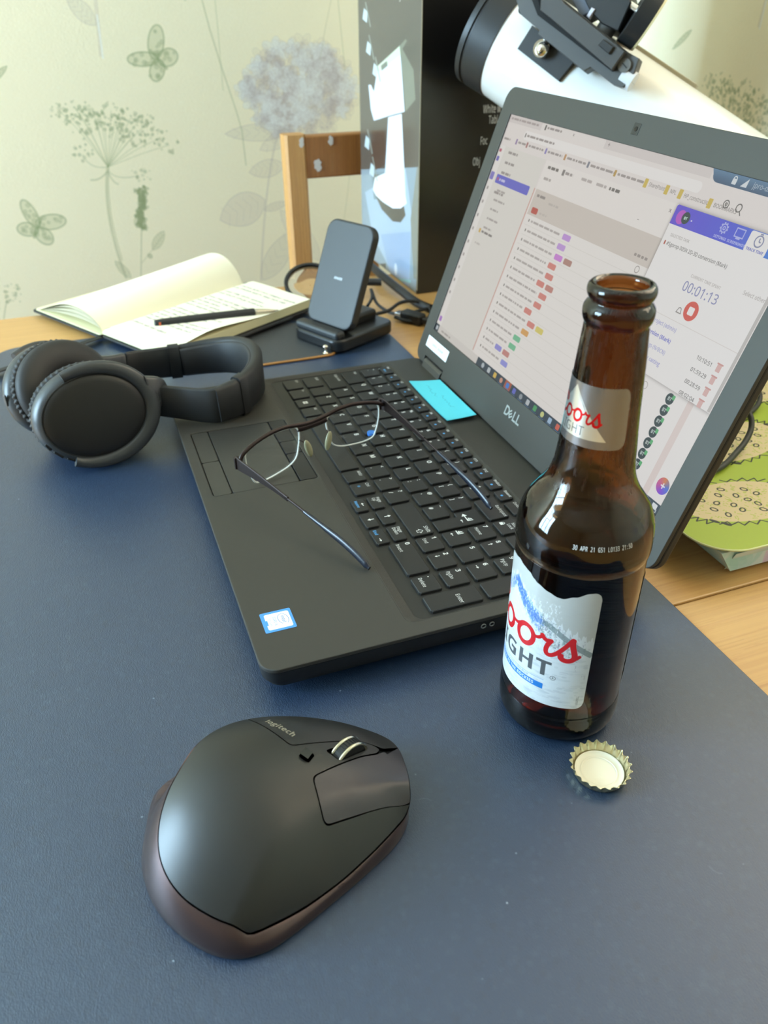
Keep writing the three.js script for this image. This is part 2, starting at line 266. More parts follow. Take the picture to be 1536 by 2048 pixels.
{
  const x0 = -0.418, x1 = 0.482, z0 = -0.192, z1 = 0.224, g = slab(rrXZ(x0, x1, z0, z1, 0.026), -0.002, 0, 0.0006), p = g.attributes.position, uv = g.attributes.uv;
  for (let i = 0; i < p.count; i++) uv.setXY(i, (p.getX(i) - x0) / 0.9, (z1 - p.getZ(i)) / 0.45);
  solo('desk_mat', g, M({ map: matTex, roughness: 0.45, clearcoat: 0.7, clearcoatRoughness: 0.36, bumpMap: leather, bumpScale: 0.00022 }), 'navy blue grained leather desk mat under the laptop', 'desk mat');
}

// ------------------------------------------------------------------ laptop
const LAP = { y: 0.02246, tilt: -0.00783, z1: 0.070, z0: -0.178, hw: 0.188 };
const blackPlastic = M({ color: rgb(58, 56, 51), roughness: 0.44, specularIntensity: 0.8, bumpMap: rep(fieldTex(512, (i) => 255 * n200[i]), 40, 40), bumpScale: 0.00003 });
const darkPlastic = M({ color: rgb(22, 22, 23), roughness: 0.5 });
const laptop = thing('laptop', 'black open laptop with a lit screen and number pad', 'laptop', [0, LAP.y, 0]);
laptop.rotation.x = LAP.tilt;
const WELL = { x0: -0.1845, x1: 0.1775, z0: -0.1425, z1: -0.0180 }, PAD = { x0: -0.1015, x1: 0.0015, z0: -0.0165, z1: 0.0618 };
{
  // body under the deck, drawn in towards the desk, on rubber feet
  const ring = (i, y) => rrXZ(-LAP.hw + i, LAP.hw - i, LAP.z0 + i, LAP.z1 - i, 0.0105 - i * 0.4).getPoints(10).map((p) => V(p.x, y, -p.y));
  part('base_body', loft([ring(0.0085, -0.0175), ring(0.0045, -0.0165), ring(0.0012, -0.0105), ring(0.0004, -0.0028)], { angle: 0.5 }), darkPlastic, laptop);
  for (const [x, z] of [[-0.15, 0.045], [0.15, 0.045], [-0.15, -0.15], [0.15, -0.15]]) part('rubber_foot', cyl(0.007, 0.0075, 0.0052, x, -0.0199 + (z < 0 ? 0.0008 : -0.0006), z, 20), darkPlastic, laptop);
  // deck with openings for the keyboard and the touchpad
  const deck = rrXZ(-LAP.hw, LAP.hw, LAP.z0, LAP.z1, 0.0105);
  deck.holes.push(rrXZ(WELL.x0, WELL.x1, WELL.z0, WELL.z1, 0.006), rrXZ(PAD.x0, PAD.x1, PAD.z0, PAD.z1, 0.003));
  part('palm_rest', uvMetres(slab(deck, -0.0026, 0.0002, 0.0006, 2, 10), 10), blackPlastic, laptop);
  // sloping edge of the well, then the flat sheet under the keys
  const wr = (i, y) => rrXZ(WELL.x0 + i * 0.4, WELL.x1 - i * 0.4, WELL.z0 + i * 0.5, WELL.z1 - i, 0.006).getPoints(8).map((p) => V(p.x, y, -p.y));
  part('well_edge', loft([wr(-0.0004, 0.0), wr(0.0002, 0.0001), wr(0.0062, -0.0014), wr(0.0068, -0.0019)], { capA: false, capB: false, angle: 0.4 }), blackPlastic, laptop);
  part('keyboard_sheet', slab(rrXZ(WELL.x0 + 0.001, WELL.x1 - 0.001, WELL.z0 + 0.001, WELL.z1 - 0.001, 0.005), -0.0028, -0.0018), M({ color: rgb(30, 30, 29), roughness: 0.5 }), laptop);
  // touchpad with two buttons in front of it and three behind it
  const padMat = M({ color: rgb(50, 49, 46), roughness: 0.42 });
  const flat = (x0, x1, z0, z1, y = -0.0002) => slab(rrXZ(x0, x1, z0, z1, 0.0018), y - 0.0016, y, 0.0003);
  part('touchpad', flat(-0.1009, 0.0009, -0.0022, 0.0474), padMat, laptop);
  for (const [a, b] of [[-0.1009, -0.0503], [-0.0497, 0.0009]]) part('touchpad_button', flat(a, b, 0.0482, 0.0612), blackPlastic, laptop);
  for (const [a, b] of [[-0.1009, -0.0625], [-0.0617, -0.0418], [-0.041, 0.0009]]) part('touchpad_button', flat(a, b, -0.0160, -0.0030, 0.0002), darkPlastic, laptop);
}
// keys: [text, left, right] along each row in units of the key pitch; legends come from one sheet
const KX = -0.18, KZ = -0.0346, PX = 0.01908, PZ = 0.01902, GAP = 0.0034;
const keys = [];
function keyRow(r, h, start, list) { let x = start; for (const [t, w, o] of list) { keys.push({ t, x0: x, x1: x + w, r, h: (o && o.h) || h, ...(o || {}) }); x += w; } }
const ch = (s) => s.split(' ').map((k) => [k, 1]);
keyRow(5, 0.72, 0, [['Esc|Fn', 1, { b: 1 }], ...Array.from({ length: 12 }, (_, i) => ['F' + (i + 1), 0.9, { b: 1, s: 1 }]), ['PrtScr', 0.85, { b: 1, s: 1 }], ['Insert', 0.85, { b: 1, s: 1 }], ['Delete', 1.03, { s: 1 }]]);
keyRow(4, 1, 0, [['¬|`', 1], ['!|1', 1], ['"|2', 1], ['£|3', 1], ['$|4', 1], ['%|5', 1], ['^|6', 1], ['&|7', 1], ['*|8', 1], ['(|9', 1], [')|0', 1], ['_|-', 1], ['+|=', 1], ['Backspace', 1.53, { s: 1, e: 1 }]]);
keyRow(3, 1, 0, [['Tab', 1.5, { s: 1 }], ...ch('Q W E R T Y U I O P'), ['{|[', 1], ['}|]', 1]]);
keyRow(2, 1, 0, [['Caps Lock', 1.75, { s: 1 }], ...ch('A S D F G H J K L'), [':|;', 1], ["@|'", 1], ['~|#', 1]]);
keyRow(1, 1, 0, [['Shift', 1.25, { s: 1 }], ['| |\\', 1], ...ch('Z X C V B N M'), ['<|,', 1], ['>|.', 1], ['?|/', 1], ['Shift', 2.28, { s: 1, e: 2 }]]);
keyRow(0, 1, 0, [['Ctrl', 1.18, { s: 1 }], ['Fn', 1.08, { s: 1 }], ['win', 0.98], ['Alt', 0.97, { s: 1 }], ['', 5.1], ['AltGr', 0.98, { s: 1 }], ['Ctrl', 0.97, { s: 1, b: 2 }]]);
keyRow(-0.34, 0.62, 11.36, [['left', 1.02], ['down', 1.09], ['right', 1.08]]);
keyRow(0.3, 0.62, 11.36, [['Page|Up', 1.02, { s: 1 }], ['up', 1.09], ['Page|Down', 1.08, { s: 1 }]]);
const NP = (0.11603 - KX) / PX - 1;
keyRow(4, 1, NP, [['lock', 1], ['/', 1], ['*', 1], ['-', 1]]);
keyRow(3, 1, NP, [['7|Home', 1, { n: 1 }], ['8|up', 1, { n: 1 }], ['9|PgUp', 1, { n: 1 }]]); keyRow(2, 2, NP + 3, [['+', 0.95, { n: 1 }]]);
keyRow(2, 1, NP, [['4|left', 1, { n: 1 }], ['5|', 1, { n: 1 }], ['6|right', 1, { n: 1 }]]);
keyRow(1, 1, NP, [['1|End', 1, { n: 1 }], ['2|down', 1, { n: 1 }], ['3|PgDn', 1, { n: 1 }]]); keyRow(0, 2, NP + 3, [['Enter', 0.95, { s: 1, m: 1 }]]);
keyRow(0, 1, NP, [['0|Insert', 2, { n: 1 }], ['.|Delete', 1, { n: 1 }]]);
keyRow(5, 0.72, NP, [['', 1], ['', 1], ['', 1], ['', 0.95]]);
const CELL = 108; { let cx = 4, cy = 4; for (const k of keys) { const w = (k.x1 - k.x0) * CELL, h = CELL * Math.min(k.h, 2); k.cw = w; k.chh = h; if (k.h > 1) { k.cx = 1900; k.cy = 4 + (k.t === '+' ? 0 : 260); continue; } if (cx + w > 1880) { cx = 4; cy += CELL + 8; } k.cx = cx; k.cy = cy; cx += w + 6; } }
const legend = tex(2048, 1024, (c, W, Hh) => {
  c.fillStyle = '#232323'; c.fillRect(0, 0, W, Hh);
  const mm = CELL / 19.05, arrow = (x, y, a, s = 1) => { c.save(); c.translate(x, y); c.rotate(a); c.scale(s, s); c.strokeStyle = '#dcdcd8'; c.fillStyle = '#dcdcd8'; c.lineWidth = 3.6; c.beginPath(); c.moveTo(-11, 0); c.lineTo(7, 0); c.stroke(); c.beginPath(); c.moveTo(12, 0); c.lineTo(2, -6.5); c.lineTo(2, 6.5); c.fill(); c.restore(); };
  const DIR = { left: PI, right: 0, up: -PI / 2, down: PI / 2 };
  for (const k of keys) {
    const x = k.cx, y = k.cy, w = k.cw, h = k.chh, L = x + 3.2 * mm, T = y + 2.4 * mm; c.fillStyle = '#dcdcd8'; c.textBaseline = 'top'; c.textAlign = 'left';
    const put = (s, px, py, f, col = '#dcdcd8') => { c.fillStyle = col; c.font = f; c.fillText(s, px, py); };
    const small = '19px sans-serif', big = 'bold 31px sans-serif', mid = 'bold 27px sans-serif', [a, b] = k.t.split('|');
    if (k.t === 'win') { c.fillStyle = '#dcdcd8'; for (const [i, j] of [[0, 0], [1, 0], [0, 1], [1, 1]]) c.fillRect(x + w / 2 - 13 + i * 13, y + h / 2 - 14 + j * 13, 11.5, 11.5); }
    else if (k.t === 'lock') { put('Num', L + 22, T, small); put('Lock', L + 22, T + 19, small); c.fillStyle = '#dcdcd8'; c.fillRect(L + 2, T + 46, 18, 14); c.strokeStyle = '#dcdcd8'; c.lineWidth = 3; c.beginPath(); c.arc(L + 11, T + 46, 6, PI, 0); c.stroke(); }
    else if (DIR[k.t] !== undefined) { if (k.t === 'left') { arrow(x + w / 2, y + 24, PI); put('Home', L + 4, y + 34, 'bold 18px sans-serif', '#4d9bd8'); } else if (k.t === 'right') { arrow(x + w - 34, y + 42, 0, 0.9); put('End', L - 2, y + 33, 'bold 18px sans-serif', '#4d9bd8'); } else arrow(x + w / 2, y + h / 2 - 4, DIR[k.t], 1.2); }
    else if (k.n) { put(a, L, T - 3, mid); if (DIR[b] !== undefined) arrow(L + 12, T + 48, DIR[b], 0.9); else if (b) put(b, L, T + 40, small); }
    else if (k.e === 2) { put('Shift', x + w - 60, T + 2, '21px sans-serif'); c.strokeStyle = '#dcdcd8'; c.lineWidth = 2.5; c.beginPath(); const X = x + w - 34, Y = T + 34; c.moveTo(X, Y); c.lineTo(X + 13, Y + 13); c.lineTo(X + 6, Y + 13); c.lineTo(X + 6, Y + 24); c.lineTo(X - 6, Y + 24); c.lineTo(X - 6, Y + 13); c.lineTo(X - 13, Y + 13); c.closePath(); c.stroke(); }
    else if (k.e === 1) put('Backspace', x + w - 98, T, '19px sans-serif');
    else if (k.m) put('Enter', L + 18, T + 60, '21px sans-serif');
    else if (a === 'Page') { put(a, L + 4, T - 6, '19px sans-serif'); put(b, L + 4, T + 12, '19px sans-serif'); }
    else if (k.b === 1) { put(a, L, T - 6, 'bold 18px sans-serif'); c.fillStyle = '#4d9bd8'; c.beginPath(); c.arc(L + 30, T + 34, 6, 0, 2 * PI); c.fill(); if (b) put(b, L + 40, T + 26, 'bold 16px sans-serif', '#4d9bd8'); }
    else if (b !== undefined) { put(a, L, T - 4, 'bold 25px sans-serif'); put(b.trim(), L, T + 36, 'bold 25px sans-serif'); }
    else if (k.s) { put(a, L, T, small); if (k.b === 2) { c.fillStyle = '#3b6f96'; c.beginPath(); c.arc(L + 16, T + 50, 7, 0, 2 * PI); c.fill(); } }
    else put(a, L + 2, T - 1, big);
  }
  // legend of the tall key beside the home block
  const k = { cx: 1700, cy: 560 }; c.strokeStyle = '#dcdcd8'; c.lineWidth = 5; c.beginPath(); c.moveTo(k.cx + 86, k.cy + 40); c.lineTo(k.cx + 86, k.cy + 62); c.lineTo(k.cx + 44, k.cy + 62); c.stroke(); c.fillStyle = '#dcdcd8'; c.beginPath(); c.moveTo(k.cx + 34, k.cy + 62); c.lineTo(k.cx + 52, k.cy + 50); c.lineTo(k.cx + 52, k.cy + 74); c.fill();
});
const keyMat = M({ map: legend, roughness: 0.46, specularIntensity: 0.8 });
function keyGeo(x0, x1, z0, z1, uvOf) {                      // a cap with cut corners and a chamfer round its top
  const oct = (i, y) => { const a = x0 + i, b = x1 - i, c = z0 + i, d = z1 - i, k = 0.0011; return [[a + k, c], [b - k, c], [b, c + k], [b, d - k], [b - k, d], [a + k, d], [a, d - k], [a, c + k]].map(([x, z]) => [x, y, z]); };
  const rings = [oct(0, -0.0018), oct(0.0001, -0.0002), oct(0.0005, 0.0002)], pos = [], uv = [], idx = [];
  for (const r of rings) for (const p of r) { pos.push(...p); uv.push(...uvOf(p[0], p[2], true)); }
  for (let j = 0; j < 2; j++) for (let i = 0; i < 8; i++) { const a = j * 8 + i, b = j * 8 + (i + 1) % 8; idx.push(a, a + 8, b + 8, a, b + 8, b); }
  const k = pos.length / 3; for (const p of rings[2]) { pos.push(...p); uv.push(...uvOf(p[0], p[2], false)); }
  for (let i = 1; i < 7; i++) idx.push(k, k + i + 1, k + i);
  const g = new THREE.BufferGeometry(); g.setAttribute('position', new THREE.Float32BufferAttribute(pos, 3)); g.setAttribute('uv', new THREE.Float32BufferAttribute(uv, 2)); g.setIndex(idx);
  return crease(g, 0.5);
}
for (const k of keys) {
  const x1 = KX + k.x1 * PX, x0 = KX + k.x0 * PX + GAP, z1 = KZ - k.r * PZ, z0 = KZ - (k.r + k.h) * PZ + (k.h < 0.7 ? 0.0022 : GAP);
  part('key', keyGeo(x0, x1, z0, z1, (x, z, blank) => (blank ? [1.5 / 2048, 1 - 1.5 / 1024] : [(k.cx + (x - x0 + GAP * 0.5) / PX * CELL) / 2048, 1 - (k.cy + (z - z0 + GAP * 0.5) / PZ * CELL) / 1024])), keyMat, laptop);
}
{ // the tall return key with its notch
  const R = (13.5 * PX) + KX, X1 = KX + 14.53 * PX, L2 = KX + 13.75 * PX, zt = KZ - 4 * PZ + GAP, zm = KZ - 3 * PZ + GAP * 0.2, zb = KZ - 2 * PZ;
  const s = polyShape([[R + GAP, -zt], [X1, -zt], [X1, -zb], [L2 + GAP, -zb], [L2 + GAP, -zm], [R + GAP, -zm]].reverse()), g = slab(s, -0.0018, 0.0002, 0.0004, 1), p = g.attributes.position, n = g.attributes.normal, uv = g.attributes.uv;
  for (let i = 0; i < p.count; i++) n.getY(i) > 0.9 ? uv.setXY(i, (1700 + (p.getX(i) - R) / PX * CELL) / 2048, 1 - (560 + (p.getZ(i) - zt) / PZ * CELL) / 1024) : uv.setXY(i, 0.001, 0.999);
  part('key', g, keyMat, laptop);
  part('pointing_stick', cyl(0.0034, 0.0036, 0.0026, -0.0504, 0.0004, -0.0774, 20), M({ color: rgb(38, 110, 190), roughness: 0.6 }), laptop, 'blue ringed pointing stick');
  // chip maker's sticker, and the two jacks in the right side
  const st = tex(320, 300, (c, w, h) => {
    c.fillStyle = '#3f8fdc'; c.fillRect(0, 0, w, h); const gr = c.createLinearGradient(0, 0, w, h); gr.addColorStop(0, '#f4f6f4'); gr.addColorStop(1, '#dfe6e4'); c.fillStyle = gr; c.beginPath(); c.roundRect(34, 26, w - 68, h - 62, 22); c.fill(); c.fillStyle = '#3f8fdc'; c.fillRect(130, h - 52, 80, 24);
    c.strokeStyle = '#6a86b8'; c.lineWidth = 6; c.beginPath(); c.ellipse(150, 96, 84, 48, -0.12, 0.6, 5.9); c.stroke(); c.fillStyle = '#5d7cb2'; c.font = 'bold 50px sans-serif'; c.textAlign = 'center'; c.fillText('intel', 152, 112); c.font = '40px sans-serif'; c.fillText('CORE i5', 160, 192); c.fillStyle = '#9fb4d2'; c.font = '36px sans-serif'; c.fillText('8th Gen', 165, 236);
  });
  const sg = slab(rrXZ(0.1398, 0.1576, 0.0425, 0.0608, 0.001), 0.0002, 0.00035), sp = sg.attributes.position; for (let i = 0; i < sp.count; i++) sg.attributes.uv.setXY(i, (sp.getX(i) - 0.1398) / 0.0178, 1 - (sp.getZ(i) - 0.0425) / 0.0183);
  part('sticker', sg, M({ map: st, roughness: 0.3, clearcoat: 0.4 }), laptop, 'blue and white processor sticker');
  for (const z of [-0.0613, -0.0668]) { const j = new THREE.TorusGeometry(0.0014, 0.0004, 8, 20); j.rotateY(PI / 2); j.translate(0.1879, -0.0062, z); part('indicator_mark', j, M({ color: rgb(120, 120, 120), roughness: 0.4 }), laptop); }
}
// lid
const LT = 1.2330307, lidO = V(0, 0.0335933, -0.1840222);
{
  const r = 0.0115, a = 0.1895, b0 = -0.033, b1 = 0.2145, nb = -0.0258;
  const outline = () => {
    const s = new THREE.Shape(); s.moveTo(-a + r, b0); s.lineTo(-0.170, b0); s.lineTo(-0.170, nb); s.lineTo(-0.1285, nb); s.lineTo(-0.1285, b0); s.lineTo(0.1285, b0); s.lineTo(0.1285, nb); s.lineTo(0.170, nb); s.lineTo(0.170, b0); s.lineTo(a - r, b0);
    s.absarc(a - r, b0 + r, r, -PI / 2, 0); s.lineTo(a, b1 - r); s.absarc(a - r, b1 - r, r, 0, PI / 2); s.lineTo(-a + r, b1); s.absarc(-a + r, b1 - r, r, PI / 2, PI); s.lineTo(-a, b0 + r); s.absarc(-a + r, b0 + r, r, PI, PI * 1.5);
    return s;
  };
  const lidMat = M({ color: rgb(62, 60, 55), roughness: 0.5, specularIntensity: 0.7 });
  const ex = (s, d, bv, z) => { const g = new THREE.ExtrudeGeometry(s, { depth: d - 2 * bv, bevelEnabled: true, bevelThickness: bv, bevelSize: bv, bevelOffset: -bv, bevelSegments: 2, curveSegments: 10 }); g.translate(0, 0, z + bv); return g; };
  const lid = part('lid', ex(outline(), 0.0062, 0.0014, -0.0096), M({ color: rgb(36, 36, 36), roughness: 0.45 }), laptop, 'black lid back');
  lid.position.copy(lidO); lid.rotation.x = LT - PI / 2;
  const bz = outline(), sw = 0.3442 / 2; bz.holes.push(polyShape([[-sw, 0], [-sw, 0.1936], [sw, 0.1936], [sw, 0]]));
  part('screen_bezel', ex(bz, 0.0033, 0.0005, -0.0033), lidMat, lid, 'dark grey frame round the screen');
  const ui = tex(1920, 1080, drawScreen);
  const dg = new THREE.PlaneGeometry(0.3442 + 0.001, 0.1936 + 0.001); dg.translate(0, 0.0968, -0.0012);
  part('screen', dg, M({ color: 0x050505, roughness: 0.38, specularIntensity: 0.6, emissive: 0xffffff, emissiveMap: ui, emissiveIntensity: 0.66 }), lid, 'lit screen with windows and a timer');
  const sl = new THREE.RectAreaLight(new THREE.Color(1, 0.96, 0.94), 0.35, 0.3442, 0.1936); sl.position.set(0, 0.0968, 0.0012); sl.rotation.y = PI; sl.name = 'screen_light'; lid.add(sl);
  const logo = tex(512, 176, (c, w, h) => {
    c.clearRect(0, 0, w, h); c.strokeStyle = '#a9adaa'; c.fillStyle = '#a9adaa'; c.lineWidth = 30; c.lineJoin = 'miter';
    c.beginPath(); c.moveTo(24, 24); c.lineTo(24, 152); c.lineTo(60, 152); c.bezierCurveTo(150, 152, 150, 24, 60, 24); c.closePath(); c.stroke();
    c.save(); c.translate(196, 92); c.rotate(-0.66); c.lineWidth = 26; c.beginPath(); c.moveTo(-44, -54); c.lineTo(-44, 54); c.moveTo(-50, -46); c.lineTo(36, -46); c.moveTo(-50, 0); c.lineTo(32, 0); c.moveTo(-50, 46); c.lineTo(36, 46); c.stroke(); c.restore();
    c.lineWidth = 30; for (const x of [290, 404]) { c.beginPath(); c.moveTo(x, 10); c.lineTo(x, 152); c.lineTo(x + 88, 152); c.stroke(); }
  });
  const flat = (w, h, x, y, z) => { const g = new THREE.PlaneGeometry(w, h); g.translate(x, y, z); return g; };
  part('logo', flat(0.026, 0.0089, -0.0027, -0.0127, 0.00018), M({ map: logo, transparent: true, alphaTest: 0.5, roughness: 0.3, metalness: 0.3 }), lid, 'pale grey maker\'s lettering');
  const nm = tex(384, 96, (c, w, h) => { c.fillStyle = '#eef3f4'; c.fillRect(0, 0, w, h); c.fillStyle = 'rgba(70,76,80,0.62)'; c.font = 'bold 34px sans-serif'; c.textAlign = 'center'; c.filter = 'blur(2px)'; c.fillText('CAROL ADAM', w / 2, 60); });
  const ng = rbox(0.0462, 0.0104, 0.0003, 0.0001, -0.1518, -0.0122, 0.00025, 1); part('name_label', ng, M({ map: nm, roughness: 0.6 }), lid, 'white printed name label');
  part('webcam', merge([rbox(0.0075, 0.0075, 0.0004, 0.0002, 0, 0.2043, 0.0001, 1)]), M({ color: rgb(40, 41, 41), roughness: 0.2 }), lid);
  part('webcam_lens', (() => { const g = cyl(0.0016, 0.0016, 0.0004, 0, 0, 0, 20); g.rotateX(PI / 2); g.translate(0, 0.2043, 0.0004); return g; })(), M({ color: rgb(12, 12, 14), roughness: 0.08 }), lid);
  for (const s of [-1, 1]) { const g = cyl(0.0042, 0.0042, 0.0385, 0, 0, 0, 24); g.rotateZ(PI / 2); g.translate(s * 0.1492, -0.0312, -0.0035); part('hinge', merge([g, rbox(0.0385, 0.0075, 0.004, 0.001, s * 0.1492, -0.0335, -0.0010)]), M({ color: rgb(66, 64, 60), roughness: 0.35 }), lid, 'grey hinge barrel'); }
}
function drawScreen(c) {
  const r = rng(9), T = (s, x, y, px, col, w = '', al = 'left') => { c.fillStyle = col; c.font = `${w} ${px}px sans-serif`; c.textAlign = al; c.textBaseline = 'middle'; c.fillText(s, x, y); }, F = (col, x, y, w, h, rd = 0) => { c.fillStyle = col; c.beginPath(); rd ? c.roundRect(x, y, w, h, rd) : c.rect(x, y, w, h); c.fill(); };
  const smear = (x, y, n, col, h = 9) => { let q = x; while (q < x + n) { const w = 10 + r() * 40; F(col, q, y - h / 2, Math.min(w, x + n - q), h, 3); q += w + 6; } };
  F('#e9e1dd', 0, 0, 1920, 1080); F('#dfd6d3', 0, 0, 1436, 36); F('#ebe4e0', 300, 4, 500, 34, 6); F('#ece4e0', 0, 36, 1920, 104); F('#f4efec', 180, 52, 1240, 38, 19);
  smear(20, 18, 260, '#b3a7a5'); F('#6e6866', 330, 8, 12, 22, 2); smear(352, 18, 120, '#a59b99'); T('×', 560, 18, 26, '#8a807e'); T('+', 820, 18, 30, '#8a807e');
  T('←  →  ↻', 24, 71, 26, '#8c8482'); F('#8c8482', 190, 62, 10, 18, 2); smear(210, 71, 240, '#a89e9b'); smear(16, 108, 60, '#a89e9b');
  for (const [x, col, n] of [[130, '#9a7fae', 70], [230, '#b07a78', 130], [400, '#9488c4', 120], [560, '#c89a6a', 150], [740, '#8a8a96', 170], [930, '#c4a05c', 180]]) { F(col, x, 96, 14, 24, 3); smear(x + 24, 108, n, '#aaa09d'); }
  for (const [x, s] of [[1124, 'SharePoint'], [1248, 'NPL'], [1324, 'HP_construction'], [1478, 'BOOKMARKS']]) { F('#d9be5e', x, 92, 20, 32, 3); T(s, x + 30, 108, 19, '#938a87'); }
  const rb = c.createLinearGradient(0, 0, 0, 42); rb.addColorStop(0, '#6d8cab'); rb.addColorStop(1, '#4c5f7c'); c.fillStyle = rb; c.beginPath(); c.moveTo(1430, 0); c.lineTo(1920, 0); c.lineTo(1920, 42); c.lineTo(1474, 42); c.quadraticCurveTo(1450, 40, 1444, 20); c.closePath(); c.fill();
  T('★', 1500, 20, 30, '#dfe4e8', '', 'center'); F('#dfe4e8', 1538, 16, 20, 18, 2); c.strokeStyle = '#dfe4e8'; c.lineWidth = 4; c.beginPath(); c.arc(1548, 16, 7, PI, 0); c.stroke(); c.fillStyle = '#dfe4e8'; c.beginPath(); c.moveTo(1580, 34); c.lineTo(1608, 34); c.lineTo(1608, 6); c.fill(); T('jpro-d35', 1632, 20, 24, '#b9c4cf'); F('#e8ecef', 1756, 26, 22, 6); F('#e8ecef', 1806, 12, 18, 18, 2); T('×', 1870, 20, 34, '#e8ecef');
  for (const x of [1560, 1620]) { c.strokeStyle = '#6f6764'; c.lineWidth = 3.5; c.beginPath(); c.arc(x, 95, 12, 0, 2 * PI); c.stroke(); } c.beginPath(); c.moveTo(1628, 104); c.lineTo(1638, 116); c.stroke(); c.beginPath(); c.arc(1560, 95, 4, 0, 7); c.stroke();
  // side menu
  F('#e6e1da', 0, 140, 430, 900); F('#efeae5', 0, 140, 56, 900); for (let i = 0; i < 5; i++) smear(100, 161 + i * 24 * 1.9, 90, '#a49b98', 11); F('#c25f78', 10, 156, 22, 14, 4); F('#7a6fc0', 10, 190, 24, 22, 5);
  F('#6f6cd0', 72, 264, 318, 40, 6); F('#c05a86', 82, 276, 16, 16, 8); smear(106, 285, 60, '#cfcdf0', 11); F('#8a80cc', 8, 262, 36, 36, 6); for (let i = 0; i < 5; i++) smear(120, 332 + i * 44, 80 + 30 * (i % 2), '#b5aca8'); F('#d9b25c', 88, 520, 18, 20, 3); smear(116, 530, 110, '#8c8482', 10); smear(90, 590, 60, '#c9c0bc'); for (let i = 0; i < 9; i++) F('#a79d9a', 18, 330 + i * 66, 14, 16, 6); F('#b07ad0', 14, 996, 26, 26, 5);
  // list
  F('#f0e9e4', 440, 140, 910, 900); smear(470, 165, 90, '#7d7572', 12); F('#8d8582', 590, 154, 18, 24, 3); smear(615, 165, 60, '#a89e9b', 11); smear(740, 165, 80, '#c0b6b2', 11); smear(850, 165, 70, '#c0b6b2', 11); smear(940, 165, 70, '#7d7572', 12); smear(470, 212, 60, '#b9afab', 11);
  F('#d8cdc4', 446, 262, 900, 110); smear(470, 286, 70, '#9c928e', 11); smear(580, 300, 80, '#c6bbb4'); smear(1240, 345, 80, '#a59a94', 10); T('⊕  –', 1150, 230, 24, '#948b88'); F('#efe9e4', 446, 372, 900, 662); F('#d9a497', 428, 262, 7, 770); F('#c5594f', 470, 336, 52, 26, 8); smear(540, 350, 60, '#cbbfb8');
  const tags = [['#c99ae0'], ['#c9a0e0'], ['#d488dc', '#b98b80'], ['#dc8a80'], ['#dc8a80'], ['#dc8a80', '#c98a80'], ['#dc8a80'], ['#dc8a80'], ['#dc8a80'], ['#dc8a80', '#e0d070'], ['#e0a860'], ['#7cc49a'], ['#7cc49a'], ['#9a94dc', '#cc8a84'], ['#9a9ae0']], len = [250, 240, 250, 230, 240, 200, 250, 240, 190, 250, 230, 190, 180, 80, 170];
  tags.forEach((tg, i) => { const y = 394 + i * 42.5; F('#7d7470', 478, y - 6, 8, 12, 3); smear(500, y, len[i], '#bab1ad', 9); tg.forEach((q, j) => F(q, 520 + len[i] + j * 74, y - 12, 60, 24, 6)); c.fillStyle = 'rgba(190,180,172,0.35)'; c.fillRect(460, y + 20, 880, 1.5); });
  for (const y of [400, 450]) { c.strokeStyle = '#a59c98'; c.lineWidth = 3; c.beginPath(); c.arc(1290, y - 10, 12, 0, 7); c.stroke(); }
  F('#f3eeeb', 1346, 690, 574, 350); F('#e9d9d4', 1806, 690, 30, 350);
  for (let i = 0; i < 7; i++) { const y = 721 + i * 42.4; c.fillStyle = '#3a4446'; c.beginPath(); c.arc(1727, y, 20, 0, 7); c.fill(); F('#63b878', 1734, y - 18, 14, 16, 4); T('BT', 1726, y, 17, '#cfd8d4', 'bold', 'center'); c.strokeStyle = '#b5aca8'; c.lineWidth = 2.5; c.beginPath(); c.arc(1590, y + 6, 13, 0, 7); c.stroke(); }
  // timer panel
  c.shadowColor = 'rgba(70,60,60,0.55)'; c.shadowBlur = 14; F('#f4f0ee', 1346, 140, 566, 552); c.shadowBlur = 0; c.shadowColor = 'transparent';
  const pg = c.createLinearGradient(1346, 0, 1912, 0); pg.addColorStop(0, '#6d55d8'); pg.addColorStop(0.55, '#5a60dc'); pg.addColorStop(1, '#4d95dc'); c.fillStyle = pg; c.beginPath(); c.roundRect(1346, 140, 566, 66, [8, 0, 0, 0]); c.fill(); T('×', 1322, 168, 30, '#8b8280', '', 'center');
  c.fillStyle = '#c25ccc'; c.beginPath(); c.arc(1388, 176, 24, 0, 7); c.fill(); c.fillStyle = '#3c4648'; c.beginPath(); c.arc(1412, 174, 20, 0, 7); c.fill(); T('BT', 1412, 174, 15, '#dfe', 'bold', 'center'); F('#d8d4f0', 1440, 174, 8, 5, 2);
  c.strokeStyle = '#b9bcf0'; c.lineWidth = 4; c.beginPath(); c.arc(1600, 164, 13, 0, 7); c.stroke(); c.beginPath(); c.arc(1600, 164, 5, 0, 7); c.stroke(); c.setLineDash([6, 6]); c.beginPath(); c.arc(1600, 164, 17, 0, 7); c.stroke(); c.setLineDash([]); c.strokeRect(1655, 150, 38, 26); F('#b9bcf0', 1664, 178, 20, 5, 2); F('#f4f0ee', 1716, 142, 92, 66, 8); c.strokeStyle = '#8a8cae'; c.beginPath(); c.arc(1762, 168, 17, 0, 7); c.stroke(); c.beginPath(); c.moveTo(1762, 168); c.lineTo(1762, 158); c.moveTo(1762, 168); c.lineTo(1770, 170); c.moveTo(1756, 146); c.lineTo(1768, 146); c.stroke(); T('★', 1860, 166, 28, '#d6e6f8', '', 'center');
